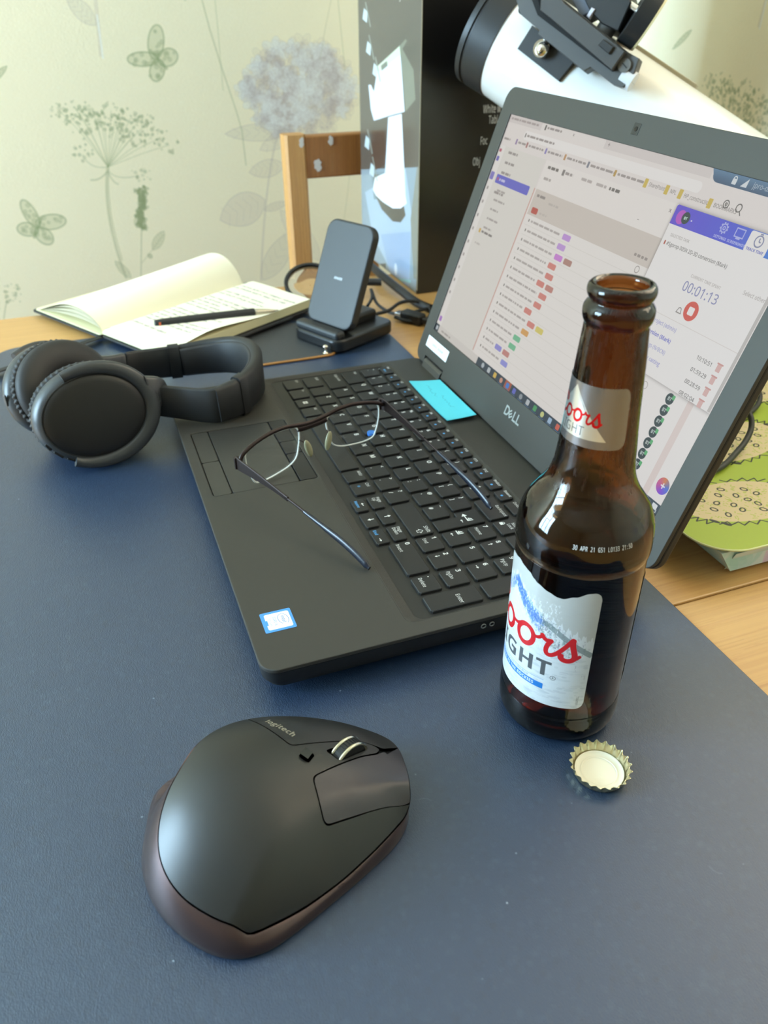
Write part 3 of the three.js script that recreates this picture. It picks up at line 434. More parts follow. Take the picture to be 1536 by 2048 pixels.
  T('SETTINGS', 1600, 194, 13, '#c6c8f4', 'bold', 'center'); T('SCREENSHOT', 1676, 194, 13, '#c6c8f4', 'bold', 'center'); T('TRACK TIME', 1762, 196, 13, '#7274c4', 'bold', 'center'); T('REMINDER', 1862, 194, 13, '#e0f0fc', 'bold', 'center');
  T('SELECTED TASK', 1376, 238, 15, '#b5adaa'); F('#b8503f', 1362, 262, 7, 14, 2); T('#Sgorop-30SN 2D-3D conversion (Mark)', 1376, 269, 17.5, '#605957'); T('Select other task', 1800, 318, 18, '#b9b0ad'); T('CURRENT TIME SPENT', 1632, 334, 15, '#bdb4b1', '', 'center');
  T('00:01:13', 1632, 373, 46, '#8e8ebc', '', 'center'); c.fillStyle = '#df5a4d'; c.beginPath(); c.arc(1632, 438, 33, 0, 7); c.fill(); F('#f6f0ee', 1618, 424, 28, 28, 5); c.strokeStyle = '#8b8280'; c.lineWidth = 3; c.beginPath(); c.arc(1580, 450, 8, PI, 0); c.lineTo(1592, 460); c.lineTo(1568, 460); c.closePath(); c.stroke();
  F('#e2d9d5', 1370, 488, 530, 2); for (const [y, s, t, col] of [[515, 'project (admin)', '', '#9a98d4'], [556, '2D-3D conversion (Mark)', '10:10:51', '#7674d0'], [598, 'drawings (N/BCN)', '01:59:29', '#a5a3d8'], [640, 'vector casting', '00:28:59', '#908ed6'], [682, '', '08:02:04', '#8e8cd0']]) { T(s, 1610, y, 19, col, y === 556 ? 'bold' : '', 'right'); if (t) { T(t, 1826, y, 20, '#6a6361', '', 'right'); F('#e2b9b4', 1846, y - 11, 20, 24, 3); F('#d79f99', 1842, y - 16, 28, 5, 2); } }
  F('#c9c2be', 1896, 250, 13, 440);
  const cg = c.createConicGradient ? c.createConicGradient(0, 1880, 981) : null; if (cg) { for (const [t, q] of [[0, '#e08a5a'], [0.25, '#5a7ae0'], [0.5, '#8a4ae0'], [0.75, '#d05aa0'], [1, '#e08a5a']]) cg.addColorStop(t, q); c.fillStyle = cg; } else c.fillStyle = '#8a5ae0'; c.beginPath(); c.arc(1880, 981, 30, 0, 7); c.fill(); T('+', 1880, 980, 44, '#f6f0f8', 'bold', 'center');
  // task bar
  F('#3f4956', 0, 1040, 1920, 40); F('#ded8d2', 44, 1040, 456, 40); smear(80, 1060, 110, '#b3aaa5'); F('#cfd6da', 14, 1050, 20, 20);
  const ic = ['#b9c2c8', '#c2cace', '#e0bd5a', '#d7a08a', '#4b86d8', '#6f74cc', '#9aa2a8', '#c2c8cc', '#58a86a', '#d4d890', '#a8c4e0', '#d86a58', '#d86a58', '#c2c8cc', '#6aa0d8']; ic.forEach((q, i) => { const x = 545 + i * 62; if (i === 4) F('#b0604a', x - 8, 1040, 56, 40); F(q, x + 6, 1048, 26, 24, i % 3 ? 5 : 12); if (i > 2 && i < 13) F('#7aa8d8', x - 2, 1076, 44, 4); });
  T('12:47', 1822, 1050, 20, '#d2d8dc', '', 'center'); T('08/10/2020', 1812, 1071, 18, '#c2c8cc', '', 'center'); F('#e8ecee', 1876, 1046, 26, 20, 3); T('3', 1902, 1068, 16, '#e8ecee', 'bold', 'center');
}

// ------------------------------------------------------------------ note on the laptop
{
  const o = thing('sticky_note', 'turquoise sticky note curled on the laptop below its lid', 'note', [-0.0885, LAP.y + 0.0002, -0.1565]);
  const ink = tex(512, 256, (c, w, h) => { c.fillStyle = '#55c9d6'; c.fillRect(0, 0, w, h); c.strokeStyle = 'rgba(40,120,135,0.55)'; c.lineWidth = 3; const r = rng(3); for (let j = 0; j < 2; j++) { c.beginPath(); let x = 60 + 150 * j, y = 150 - 40 * j; c.moveTo(x, y); for (let i = 0; i < 16; i++) { x += 7 + r() * 5; c.lineTo(x, y + (r() - 0.5) * 34); } c.stroke(); } });
  const mt = M({ map: ink, roughness: 0.7 });
  const sheet = (dx, lift) => { const f = (u, v, low) => { const x = lerp(-0.0425 + (1 - v) * 0.009, 0.0428, u) + dx, z = lerp(-0.0132, 0.0135, v); return V(x, 0.0006 + lift + 0.0018 * (1 - v) * (1 - v) + 0.0012 * Math.pow(Math.abs(2 * u - 1), 3) * v - (low ? 0.0003 : 0), z); }; return merge([gridGeo(24, 8, (u, v) => f(u, 1 - v), (u, v) => [u, v]), gridGeo(24, 8, (u, v) => f(u, v, true), (u, v) => [u, 1 - v])]); };
  part('paper_sheet', sheet(0, 0), mt, o); part('paper_sheet', sheet(0.0007, 0.0006), mt, o);
}

// ------------------------------------------------------------------ beer bottle
const BOT = V(0.2419061, 0, -0.0797361), PHI0 = 0.64867;      // PHI0: bearing from the bottle to the camera's side, where the labels are measured from
const outer = [[0, 2.2], [18, 1.0], [23, 0.2], [26.5, 0.25], [29.2, 2], [30.9, 5.5], [31.5, 10], [31.5, 15], [31.0, 19.5], [30.9, 24], [30.9, 106], [31.1, 108.5], [31.6, 110.8], [31.75, 114], [31.6, 119], [31.0, 124], [29.8, 128], [27.9, 132], [25.2, 136], [22.3, 140.2], [20.0, 144.5], [18.5, 149], [17.5, 155], [16.9, 162], [16.2, 170], [15.5, 180], [14.95, 190], [14.3, 200], [13.65, 209], [13.2, 215.4], [13.3, 216.6], [14.0, 218.2], [14.35, 220.4], [14.2, 222.8], [13.2, 224.6], [12.5, 225.4], [12.4, 226.0], [13.0, 226.9], [13.55, 228.3], [13.7, 229.7], [13.4, 231.2], [12.5, 232.2], [11.4, 232.5]];
const inner = [[10.4, 232.0], [9.7, 230.6], [9.5, 227], [9.7, 220], [10.2, 213], [11.0, 203], [12.0, 190], [13.0, 176], [13.9, 164], [14.7, 155], [16.0, 148.5], [18.5, 143], [22.5, 136.6], [25.6, 132], [27.6, 127], [28.7, 121], [28.9, 114], [28.3, 107], [28.2, 24], [28.0, 12], [26.5, 7.5], [22, 5.2], [12, 6.0], [0, 7.0]];
function radiusAt(h) { const y = h * 1000; for (let i = 1; i < outer.length; i++) if (outer[i][1] >= y && outer[i][1] > 3) { const [r0, y0] = outer[i - 1], [r1, y1] = outer[i]; return lerp(r0, r1, clamp((y - y0) / Math.max(1e-6, y1 - y0), 0, 1)) / 1000; } return 0.0125; }
{
  const o = thing('beer_bottle', 'brown glass beer bottle with a silver mountain label, open', 'bottle', [BOT.x, 0, BOT.z]);
  const spline = (pts, n) => { const c = new THREE.SplineCurve(pts.map(([r, y]) => new THREE.Vector2(r / 1000, y / 1000))); return c.getPoints(n); };
  const prof = [...spline(outer, 220), ...spline(inner, 120)]; prof.forEach((p) => { p.x = Math.max(0, p.x); });
  // dew that has dried on the shoulder: rougher patches
  const dew = new THREE.CanvasTexture(canvas(1024, 1024, (c, w, h) => { const r = rng(31); c.fillStyle = '#000a00'; c.fillRect(0, 0, w, h); for (let i = 0; i < 900; i++) { const y = h * (1 - (0.30 + 0.17 * r())), x = r() * w, s = 2 + r() * r() * 16; c.fillStyle = `rgba(0,${60 + r() * 80},0,${0.25 + r() * 0.4})`; c.beginPath(); c.ellipse(x, y, s, s * (0.6 + r()), r() * 3, 0, 7); c.fill(); } for (let i = 0; i < 900; i++) { c.fillStyle = 'rgba(0,6,0,0.8)'; c.beginPath(); c.arc(r() * w, h * (1 - (0.30 + 0.17 * r())), 1 + r() * 2.5, 0, 7); c.fill(); } }));
  dew.wrapS = dew.wrapT = THREE.RepeatWrapping;
  const glass = M({ color: 0xffffff, roughness: 1, roughnessMap: dew, transmission: 1, thickness: 0.003, ior: 1.5, attenuationColor: new THREE.Color(0.26, 0.115, 0.036), attenuationDistance: 0.0032 });
  part('glass', new THREE.LatheGeometry(prof, 128), glass, o, 'brown glass');
  const fill = [[0, 7.25], [12, 6.25], [21.9, 5.5], [26.2, 7.8], [27.65, 12.2], [27.9, 24], [27.9, 107], [28.4, 112], [28.5, 115], [28.4, 117.2], [27.5, 116.2], [0, 116]];
  part('beer', new THREE.LatheGeometry(fill.map(([r, y]) => new THREE.Vector2(r / 1000, y / 1000)), 96), M({ color: 0xffffff, roughness: 0, transmission: 1, thickness: 0.05, ior: 1.34, attenuationColor: new THREE.Color(0.75, 0.42, 0.09), attenuationDistance: 0.03 }), o, 'amber beer filling it to the shoulder');
  // printed wraps: angle from the camera's side in degrees (right is plus), height in metres
  const wrap = (a0, a1, h0, h1, off, nu, nv, y0, y1) => gridGeo(nu, nv, (u, v) => { const a = lerp(a0, a1, u), lo = h0(a), hi = h1(a), h = lerp(lo, hi, v), t = PHI0 - rad(a), rr = radiusAt(h) + off; return V(rr * Math.cos(t), h, rr * Math.sin(t)); }, (u, v) => { const a = lerp(a0, a1, u); return [u, (lerp(h0(a), h1(a), v) - y0) / (y1 - y0)]; });
  const edge = (a, a0, a1, r = 8) => { const d = Math.min(a - a0, a1 - a); return d < r ? 0.0042 * (1 - Math.sqrt(Math.max(0, 1 - Math.pow(1 - d / r, 2)))) : 0; };
  const cA = -58, hw = 83, crest = (a) => { const x = Math.abs(a - cA); const pts = [[0, 104.2], [8, 103.2], [16, 102.4], [22, 100.4], [26, 99.2], [38, 97.2], [46, 96.0], [50, 96.0], [60, 98.2], [72, 101.0], [78, 101.4], [90, 101.4]]; for (let i = 1; i < pts.length; i++) if (x <= pts[i][0]) return lerp(pts[i - 1][1], pts[i][1], sm(pts[i - 1][0], pts[i][0], x)) / 1000; return 0.1014; };
  const bodyLabel = tex(1536, 1344, (c, W, Hh) => {                 // 90.1 mm by 79 mm
    const k = W / 90.1, X = (deg) => (deg - (cA - hw)) / (2 * hw) * W, Y = (mm) => (105 - mm) / 79 * Hh, r = rng(8);
    c.fillStyle = '#c9cbc9'; c.fillRect(0, 0, W, Hh);
    for (let i = 0; i < 2500; i++) { c.fillStyle = r() < 0.5 ? 'rgba(255,255,255,0.10)' : 'rgba(120,124,126,0.06)'; c.fillRect(r() * W, r() * Hh, 20 + r() * 80, 1.2); }
    // mountain: snow, then blue and grey rock
    c.fillStyle = '#e3e7ea'; c.beginPath(); c.moveTo(0, Y(70)); for (let a = cA - hw; a <= cA + hw; a += 1) { const x = Math.abs(a - cA); c.lineTo(X(a), Y(lerp(97, 72, Math.pow(x / hw, 0.8)) + 1.6 * Math.sin(a * 0.9) + 1.1 * Math.sin(a * 2.3))); } c.lineTo(W, Hh); c.lineTo(0, Hh); c.fill();
    const rock = (a, mm, s, col) => { c.fillStyle = col; c.beginPath(); const x = X(a), y = Y(mm); c.moveTo(x, y); for (let j = 0; j < 5; j++) c.lineTo(x + (r() - 0.3) * s * k, y + (j * 0.35 + r() * 0.4) * s * k); c.fill(); };
    for (let i = 0; i < 1500; i++) { const d = r() * r() * hw, a = cA + (r() < 0.75 ? d : -d), x = Math.abs(a - cA), top = lerp(96, 72, Math.pow(x / hw, 0.8)), mm = top - r() * (4 + x * 0.24); const near = x < 34; rock(a, mm, 0.5 + r() * 1.9, near ? `rgba(${60 + 50 * r()},${105 + 50 * r()},${190 + 40 * r()},${0.18 + r() * 0.4})` : `rgba(${100 + 50 * r()},${112 + 45 * r()},${118 + 40 * r()},${0.15 + r() * 0.4})`); }
    c.save(); c.globalAlpha = 0.8; c.strokeStyle = 'rgba(88,128,196,0.75)'; c.lineWidth = 3.4 * k; c.beginPath(); c.moveTo(X(cA + 2), Y(93)); c.bezierCurveTo(X(cA + 14), Y(86), X(cA + 22), Y(80), X(cA + 38), Y(78)); c.stroke(); c.strokeStyle = 'rgba(112,128,132,0.8)'; c.lineWidth = 3 * k; c.beginPath(); c.moveTo(X(cA + 36), Y(79)); c.bezierCurveTo(X(cA + 48), Y(78), X(cA + 60), Y(71), X(cA + 83), Y(63)); c.stroke(); c.restore();
    for (let i = 0; i < 500; i++) { c.fillStyle = `rgba(150,160,168,${r() * 0.16})`; c.beginPath(); c.ellipse(r() * W, Y(28 + r() * 34), 10 + r() * 50, 4 + r() * 10, 0, 0, 7); c.fill(); }
    for (let i = 0; i < 420; i++) rock(cA - 8 + r() * 60, 92 - r() * 30, 0.4 + r() * 0.9, 'rgba(244,248,252,0.75)');
    script(c, X(-48), Y(61), k * 0.80, '#d8252c');
    c.fillStyle = '#5d6064'; c.font = `bold ${13.4 * k}px sans-serif`; c.textAlign = 'center'; c.textBaseline = 'alphabetic'; c.save(); c.translate((X(-94) + X(-8)) / 2, Y(46.4)); c.scale((X(-8) - X(-94)) / c.measureText('LIGHT').width, 1); c.fillText('LIGHT', 0, 0); c.restore();
    c.strokeStyle = '#5d6064'; c.lineWidth = 0.28 * k; c.beginPath(); c.arc(X(-6), Y(46.4), 1.3 * k, 0, 7); c.stroke(); c.font = `bold ${1.7 * k}px sans-serif`; c.fillText('R', X(-6), Y(45.8));
    c.strokeStyle = '#7fa6d4'; c.lineWidth = 0.25 * k; c.beginPath(); c.moveTo(X(cA - 44), Y(43.4)); c.lineTo(X(cA + 44), Y(43.4)); c.stroke(); c.fillStyle = '#7f97b8'; c.font = `${1.9 * k}px sans-serif`; c.fillText('WHEN THE MOUNTAINS TURN BLUE', X(cA), Y(41.3)); c.fillStyle = '#2f7fd0'; c.fillRect(X(cA - 44), Y(40.8), X(cA + 44) - X(cA - 44), 3.6 * k); c.fillStyle = '#e9f2fb'; c.font = `bold ${2.7 * k}px sans-serif`; c.fillText('IT\'S AS COLD AS THE ROCKIES', X(cA), Y(38));
    c.save(); c.translate(X(17.5), Y(33)); c.rotate(PI / 2); c.fillStyle = '#6a6e72'; c.font = `${1.7 * k}px sans-serif`; c.fillText('7368901', 0, 0); c.restore();
  });
  part('body_label', wrap(cA - hw, cA + hw, (a) => 0.0275 + edge(a, cA - hw, cA + hw), (a) => crest(a) - edge(a, cA - hw, cA + hw), 0.00018, 140, 60, 0.026, 0.105), M({ map: bodyLabel, roughness: 0.36, metalness: 0.22, clearcoat: 0.3, clearcoatRoughness: 0.2 }), o, 'silver and white label with mountains and red script');
  const backTex = tex(512, 512, (c, w, h) => { c.fillStyle = '#d6d6d0'; c.fillRect(0, 0, w, h); c.fillStyle = '#7b8088'; for (let i = 0; i < 40; i++) c.fillRect(40, 20 + i * 12, 380 + 60 * Math.sin(i * 1.7), 4); });
  part('back_label', wrap(82, 190, () => 0.0275, (a) => 0.0985 + 0.003 * Math.sin(a * 0.12), 0.0003, 60, 30, 0.026, 0.105), M({ map: backTex, roughness: 0.5 }), o, 'pale label on the far side');
  const nA = -50, nw = 92, neckTex = tex(1024, 560, (c, W, Hh) => {
    const X = (deg) => (deg - (nA - nw)) / (2 * nw) * W, Y = (mm) => (196 - mm) / 31 * Hh, k = W / 51; c.fillStyle = '#8f8d90'; c.fillRect(0, 0, W, Hh);
    c.fillStyle = '#dfe2e0'; c.beginPath(); c.moveTo(X(nA), Y(192)); c.lineTo(X(nA + 62), Y(170)); c.lineTo(X(nA - 62), Y(170)); c.fill(); c.fillStyle = '#8f8d90'; c.beginPath(); c.moveTo(X(nA + 5), Y(189.5)); c.lineTo(X(nA + 21), Y(184)); c.lineTo(X(nA + 24), Y(182)); c.fill();
    script(c, X(-46), Y(177.2), k * 0.315, '#d8252c'); c.fillStyle = '#7b8084'; c.font = `${5.2 * k}px sans-serif`; c.textAlign = 'center'; c.save(); c.translate(X(nA), Y(171.2)); c.scale(1.05, 1); c.fillText('LIGHT', 0, 0); c.restore();
  });
  part('neck_label', wrap(nA - nw, nA + nw, (a) => 0.1664 + edge(a, nA - nw, nA + nw, 13), (a) => 0.1936 - edge(a, nA - nw, nA + nw, 13), 0.00018, 120, 20, 0.165, 0.196), M({ map: neckTex, roughness: 0.24, metalness: 0.85 }), o, 'silver foil neck label with red script');
  const dateTex = tex(1024, 96, (c, w, h) => { c.clearRect(0, 0, w, h); c.fillStyle = '#e9ecec'; c.font = '70px monospace'; c.textAlign = 'center'; c.textBaseline = 'middle'; c.save(); c.translate(w / 2, h / 2); c.scale(0.9, 1); c.fillText('30 APR 21 G51 L0133 21:50', 0, 4); c.restore(); });
  part('date_print', wrap(-8.5, 46.5, () => 0.1234, () => 0.1274, 0.00014, 48, 4, 0.1234, 0.1274), M({ map: dateTex, transparent: true, alphaTest: 0.4, roughness: 0.6 }), o, 'white printed date code');
}
// red script word, drawn from strokes; k is pixels for a millimetre at full size, x the middle, y the foot of the letters
function script(c, x, y, k, col) {
  c.save(); c.translate(x, y); c.scale(k, k); c.strokeStyle = col; c.lineCap = 'round'; c.lineJoin = 'round';
  const st = (w, f) => { c.lineWidth = w; c.beginPath(); f(); c.stroke(); };
  st(4.0, () => { c.moveTo(-21, -19); c.bezierCurveTo(-24, -26, -34, -25, -37, -15); c.bezierCurveTo(-40, -4, -35, 1, -30, 0.5); c.bezierCurveTo(-25, 0, -22, -3, -20, -6); }); st(2.6, () => { c.arc(-24.5, -18.5, 3.2, 0.2, 4.4); });
  for (const ox of [-12.5, 6.5]) { c.save(); c.translate(ox, -6.4); c.rotate(0.25); st(3.5, () => { c.ellipse(0, 0, 6.2, 7.2, 0, 0, 2 * PI); }); c.restore(); }
  st(2.2, () => { c.moveTo(-18.5, -4); c.lineTo(-21, -6); }); st(2.4, () => { c.moveTo(-7, -10); c.bezierCurveTo(-4, -8.5, -1, -9, 1, -11); }); st(2.4, () => { c.moveTo(12, -10); c.bezierCurveTo(14, -8.6, 16.5, -8.6, 19, -12.5); });
  st(3.0, () => { c.moveTo(18.6, -12.6); c.bezierCurveTo(20.5, -9, 22.5, -10, 24.5, -10.5); c.bezierCurveTo(21.5, -6, 20.5, 0.4, 24, 0.6); c.bezierCurveTo(28, 0.6, 33, -8, 37, -14.5); });
  st(3.6, () => { c.moveTo(37.2, -14); c.bezierCurveTo(36.5, -7, 42, -1, 37.5, 1.6); c.bezierCurveTo(34.5, 3.2, 30.5, 1.6, 31.2, -1.2); }); st(2.6, () => { c.moveTo(38.8, 0.6); c.bezierCurveTo(40, 0.2, 41, -0.8, 42, -1.8); });
  c.restore();
}

// ------------------------------------------------------------------ bottle cap, lying with its inside up
{
  const p = onY(1200, 1534, 0.004), o = thing('bottle_cap', 'crimped metal bottle cap lying upside down by the bottle', 'bottle cap', [p.x, 0, p.z]);
  const N = 21, seg = N * 10, ring = (r, y, wave = 0, lift = 0) => Array.from({ length: seg }, (_, i) => { const a = i / seg * 2 * PI, w = Math.cos(a * N), f = Math.pow(0.5 + 0.5 * w, 1.4); return V(Math.cos(a) * (r + wave * f), y + lift * f, Math.sin(a) * (r + wave * f)); });
  const m = (x) => x / 1000;
  const cap = loft([ring(m(9), 0), ring(m(11.6), m(0.1)), ring(m(12.6), m(0.7)), ring(m(13.2), m(2.0)), ring(m(13.5), m(3.6), m(0.5)), ring(m(13.7), m(5.2), m(1.2), m(0.3)), ring(m(14.0), m(6.0), m(1.5), m(0.5)), ring(m(13.75), m(6.05), m(1.5), m(0.5)), ring(m(13.4), m(5.2), m(1.2), m(0.3)), ring(m(13.2), m(3.6), m(0.5)), ring(m(12.9), m(2.0)), ring(m(12.3), m(0.8)), ring(m(11.5), m(0.4)), ring(m(9), m(0.35))], { angle: 0.9 });
  const tilt = new THREE.Group(); part('metal_shell', cap, M({ color: rgb(196, 190, 158), metalness: 0.9, roughness: 0.26 }), o, 'crimped silver shell');
  const l = [[0, 0.5], [8.4, 0.5], [8.5, 0.95], [8.9, 1.15], [9.3, 0.95], [9.6, 0.8], [10.9, 0.95], [11.6, 1.5], [12.1, 1.9], [12.2, 1.5], [11.6, 0.45]].map(([r, y]) => new THREE.Vector2(m(r), m(y)));
  part('plastic_liner', new THREE.LatheGeometry(l, 64), M({ color: rgb(236, 228, 206), roughness: 0.4 }), o, 'cream sealing liner');
}

// ------------------------------------------------------------------ mouse
{
  const o = thing('computer_mouse', 'black ergonomic wireless mouse with a bronze rear rim', 'mouse', [0.262, 0, 0.083], 0.49);
  const m = 0.001, interp = (t, x) => { for (let i = 1; i < t.length; i++) if (x <= t[i][0]) { const [a, p] = t[i - 1], [b, q] = t[i], k0 = i > 1 ? (q - t[i - 2][1]) / (b - t[i - 2][0]) : (q - p) / (b - a), k1 = i < t.length - 1 ? (t[i + 1][1] - p) / (t[i + 1][0] - a) : (q - p) / (b - a), h = b - a, s = clamp((x - a) / h, 0, 1); return (2 * s ** 3 - 3 * s * s + 1) * p + (s ** 3 - 2 * s * s + s) * h * k0 + (-2 * s ** 3 + 3 * s * s) * q + (s ** 3 - s * s) * h * k1; } return t[t.length - 1][1]; };
  const spine = [[-70, 11], [-62, 15.5], [-50, 23.5], [-35, 31.5], [-20, 38], [-5, 42.5], [10, 44.6], [22, 43.6], [34, 39.6], [44, 33.6], [54, 25.0], [62, 16.5], [70, 6]];
  const ridge = [[-70, 16], [-50, 6], [-30, -4], [-10, -11], [10, -13], [40, -8], [70, 0]];
  const fall = [[-70, 0.0030], [-50, 0.0042], [-30, 0.0058], [0, 0.0084], [30, 0.0092], [70, 0.0100]];
  const steep = [[-70, 0.075], [-42, 0.073], [-30, 0.0317], [-12, 0.0158], [8, 0.0168], [24, 0.0305], [37, 0.052], [44, 0.074], [48.4, 0.13], [70, 0.16]];
  const Hm = (x, z) => { const d = x - interp(ridge, z), a = interp(fall, z); return interp(spine, z) - (d > 0 ? a * d * d * 0.8 : 0.010 * d * d) - (d > 36 ? interp(steep, z) * (d - 36) * (d - 36) : 0); };
  const Nm = (x, z) => { const e = 0.4; return V(Hm(x - e, z) - Hm(x + e, z), 2 * e, Hm(x, z - e) - Hm(x, z + e)).normalize(); };
  // outline of the upper shell, clockwise from the front
  const shellPts = [[17, -63], [23, -61.5], [34, -54], [44, -45.5], [47, -42], [49.5, -30], [49.5, -12], [47.5, 8], [44.5, 24], [41, 37], [38.6, 44], [35.5, 48.4], [26, 53.6], [11, 57.4], [-2, 56.8], [-12, 53], [-20, 46], [-26, 36], [-30, 25], [-35, 10], [-35, -4], [-32, -15], [-27, -26], [-18, -39.5], [-8, -49.5], [4, -58], [11, -61.8]];
  const closed = (pts, n) => new THREE.CatmullRomCurve3(pts.map(([x, z]) => V(x, 0, z)), true, 'centripetal', 0.5).getPoints(n).slice(0, n).map((p) => [p.x, p.z]);
  const shell = closed(shellPts, 160);
  const inset = (pts, d) => { const n = pts.length, area = pts.reduce((s, p, i) => { const q = pts[(i + 1) % n]; return s + p[0] * q[1] - q[0] * p[1]; }, 0), sg = area > 0 ? 1 : -1; return pts.map((p, i) => { const a = pts[(i + n - 1) % n], b = pts[(i + 1) % n]; const n1 = [-(p[1] - a[1]), p[0] - a[0]], n2 = [-(b[1] - p[1]), b[0] - p[0]], l1 = Math.hypot(...n1) || 1, l2 = Math.hypot(...n2) || 1; let nx = n1[0] / l1 + n2[0] / l2, nz = n1[1] / l1 + n2[1] / l2; const l = Math.hypot(nx, nz) || 1; return [p[0] + sg * d * nx / l, p[1] + sg * d * nz / l]; }); };
  const dense = (pts, s = 2) => { const out = []; pts.forEach((p, i) => { const q = pts[(i + 1) % pts.length], n = Math.max(1, Math.ceil(Math.hypot(q[0] - p[0], q[1] - p[1]) / s)); for (let j = 0; j < n; j++) out.push([lerp(p[0], q[0], j / n), lerp(p[1], q[1], j / n)]); }); return out; };
  const rounded = (pts, r) => { const out = []; const n = pts.length; pts.forEach((p, i) => { const a = pts[(i + n - 1) % n], b = pts[(i + 1) % n], la = Math.hypot(a[0] - p[0], a[1] - p[1]), lb = Math.hypot(b[0] - p[0], b[1] - p[1]), k = Math.min(r, la / 2.2, lb / 2.2); const A = [lerp(p[0], a[0], k / la), lerp(p[1], a[1], k / la)], B = [lerp(p[0], b[0], k / lb), lerp(p[1], b[1], k / lb)]; for (let t = 0; t <= 1; t += 0.25) out.push([lerp(lerp(A[0], p[0], t), lerp(p[0], B[0], t), t), lerp(lerp(A[1], p[1], t), lerp(p[1], B[1], t), t)]); }); return out; };
  // a panel of shell: follows the dome, with sides going down
  const panel = (pts, holes = [], drop = 1.6, lift = 0) => {
    const P = dense(pts), s = polyShape(P.map(([x, z]) => [x, -z])); const Hs = holes.map((h) => dense(h)); Hs.forEach((h) => s.holes.push(polyShape(h.map(([x, z]) => [x, -z]))));
    let g = new THREE.ShapeGeometry(s); g = new TessellateModifier(3.6, 16).modify(g.toNonIndexed()); const p = g.attributes.position, pos = [], nor = [], n = p.count;
    for (let i = 0; i < n; i++) { const x = p.getX(i), z = -p.getY(i), q = Nm(x, z); pos.push(x * m, (Hm(x, z) + lift) * m, z * m); nor.push(q.x, q.y, q.z); }
    for (const R of [P, ...Hs]) { R.forEach((a, i) => { const b = R[(i + 1) % R.length], A = [a[0] * m, (Hm(...a) + lift) * m, a[1] * m], B = [b[0] * m, (Hm(...b) + lift) * m, b[1] * m], d = drop * m, nn = V(b[1] - a[1], 0, -(b[0] - a[0])).normalize(); for (const [X, dy] of [[A, 0], [A, d], [B, d], [A, 0], [B, d], [B, 0]]) { pos.push(X[0], X[1] - dy, X[2]); nor.push(nn.x, nn.y, nn.z); } }); }
    const out = new THREE.BufferGeometry(); out.setAttribute('position', new THREE.Float32BufferAttribute(pos, 3)); out.setAttribute('normal', new THREE.Float32BufferAttribute(nor, 3)); out.setAttribute('uv', new THREE.Float32BufferAttribute(new Float32Array(pos.length / 3 * 2), 2));
    return out;
  };
  const soft = M({ color: rgb(34, 35, 35), roughness: 0.37, specularIntensity: 1.0 }), dull = M({ color: rgb(52, 49, 54), roughness: 0.36 }), pit = M({ color: rgb(8, 8, 8), roughness: 0.8 });
  // seams: the left button, the right button, and the strip with the wheel between them
  const on = (a, b) => { const i = shell.reduce((s, p, k) => (Math.hypot(p[0] - a[0], p[1] - a[1]) < Math.hypot(shell[s][0] - a[0], shell[s][1] - a[1]) ? k : s), 0), j = shell.reduce((s, p, k) => (Math.hypot(p[0] - b[0], p[1] - b[1]) < Math.hypot(shell[s][0] - b[0], shell[s][1] - b[1]) ? k : s), 0), out = []; for (let k = i; ; k = (k + 1) % shell.length) { out.push(shell[k]); if (k === j) break; } return out; };
  const A = [-32.3, -14], B = [-1.5, -14.5], Cc = [8.5, -38], D1 = [16.5, -50.5], E = [23.2, -61.4], F = [16.5, -10.5], Gp = [33.5, -0.5], D2 = [22.5, -46.5], Hh = [47.3, -41];
  const left = [...on(A, E), ...rounded([E, [21.4, -52], [18, -50.2], [12, -45.5], Cc, B, A], 2.4).slice(5, -5)], right = [...on(E, Hh), ...rounded([Hh, Gp, F, [20.5, -38], [23, -46.5], [22.6, -52]], 3).slice(4)];
  const main = [...on(Hh, A), ...rounded([A, B, Cc, [11.8, -45.8], [17, -49.6], [21, -50.6], [22.6, -46.8], [20.3, -38], F, Gp, Hh], 2.4).slice(5, -5)];
  const wheelHole = rounded([[11.5, -42.2], [18.4, -43.8], [17.6, -26.8], [9.0, -25.6]], 2.0), sqHole = rounded([[3.2, -18.8], [8.8, -19.6], [10.6, -13.8], [5.0, -12.8]], 1.2);
  part('shell', panel(inset(main, 0.32), [wheelHole, sqHole]), soft, o, 'soft black palm shell');
  part('left_button', panel(inset(left, 0.32)), soft, o);
  part('right_button', panel(inset(right, 0.32)), dull, o, 'worn shiny right button');
  part('inner_body', (() => { const g = panel(inset(shell, 2), [], 6, -2.6); return g; })(), pit, o);
  part('mode_button', panel(inset(sqHole, 0.7), [], 3, 1.9), M({ color: rgb(13, 13, 14), roughness: 0.26 }), o);
  // rim and foot: from the shell's edge out to the foot
  const foot = closed([[17, -62], [26, -59], [38, -50], [46, -42], [50.5, -30], [50.5, -10], [48.5, 12], [46, 32], [43, 44], [34, 56], [17, 62.5], [-6, 63.2], [-23, 57.6], [-35, 48.5], [-44, 37], [-47, 27], [-44, 14], [-38, 0], [-33, -15], [-26, -30], [-17, -42], [-6, -52], [5, -59.5]], 160);
  const byAngle = (pts) => Array.from({ length: 144 }, (_, i) => { const a = i / 144 * 2 * PI; let best = null; for (let k = 0; k < pts.length; k++) { const p = pts[k], q = pts[(k + 1) % pts.length], px = p[0] - 3, pz = p[1], qx = q[0] - 3, qz = q[1], dx = Math.cos(a), dz = Math.sin(a), den = (qx - px) * dz - (qz - pz) * dx; if (Math.abs(den) < 1e-9) continue; const t = (pz * dx - px * dz) / den, s = dx * (px + t * (qx - px)) + dz * (pz + t * (qz - pz)); if (t >= -1e-6 && t <= 1 + 1e-6 && s > 0 && (!best || s > best)) best = s; } return [3 + Math.cos(a) * best, Math.sin(a) * best]; });
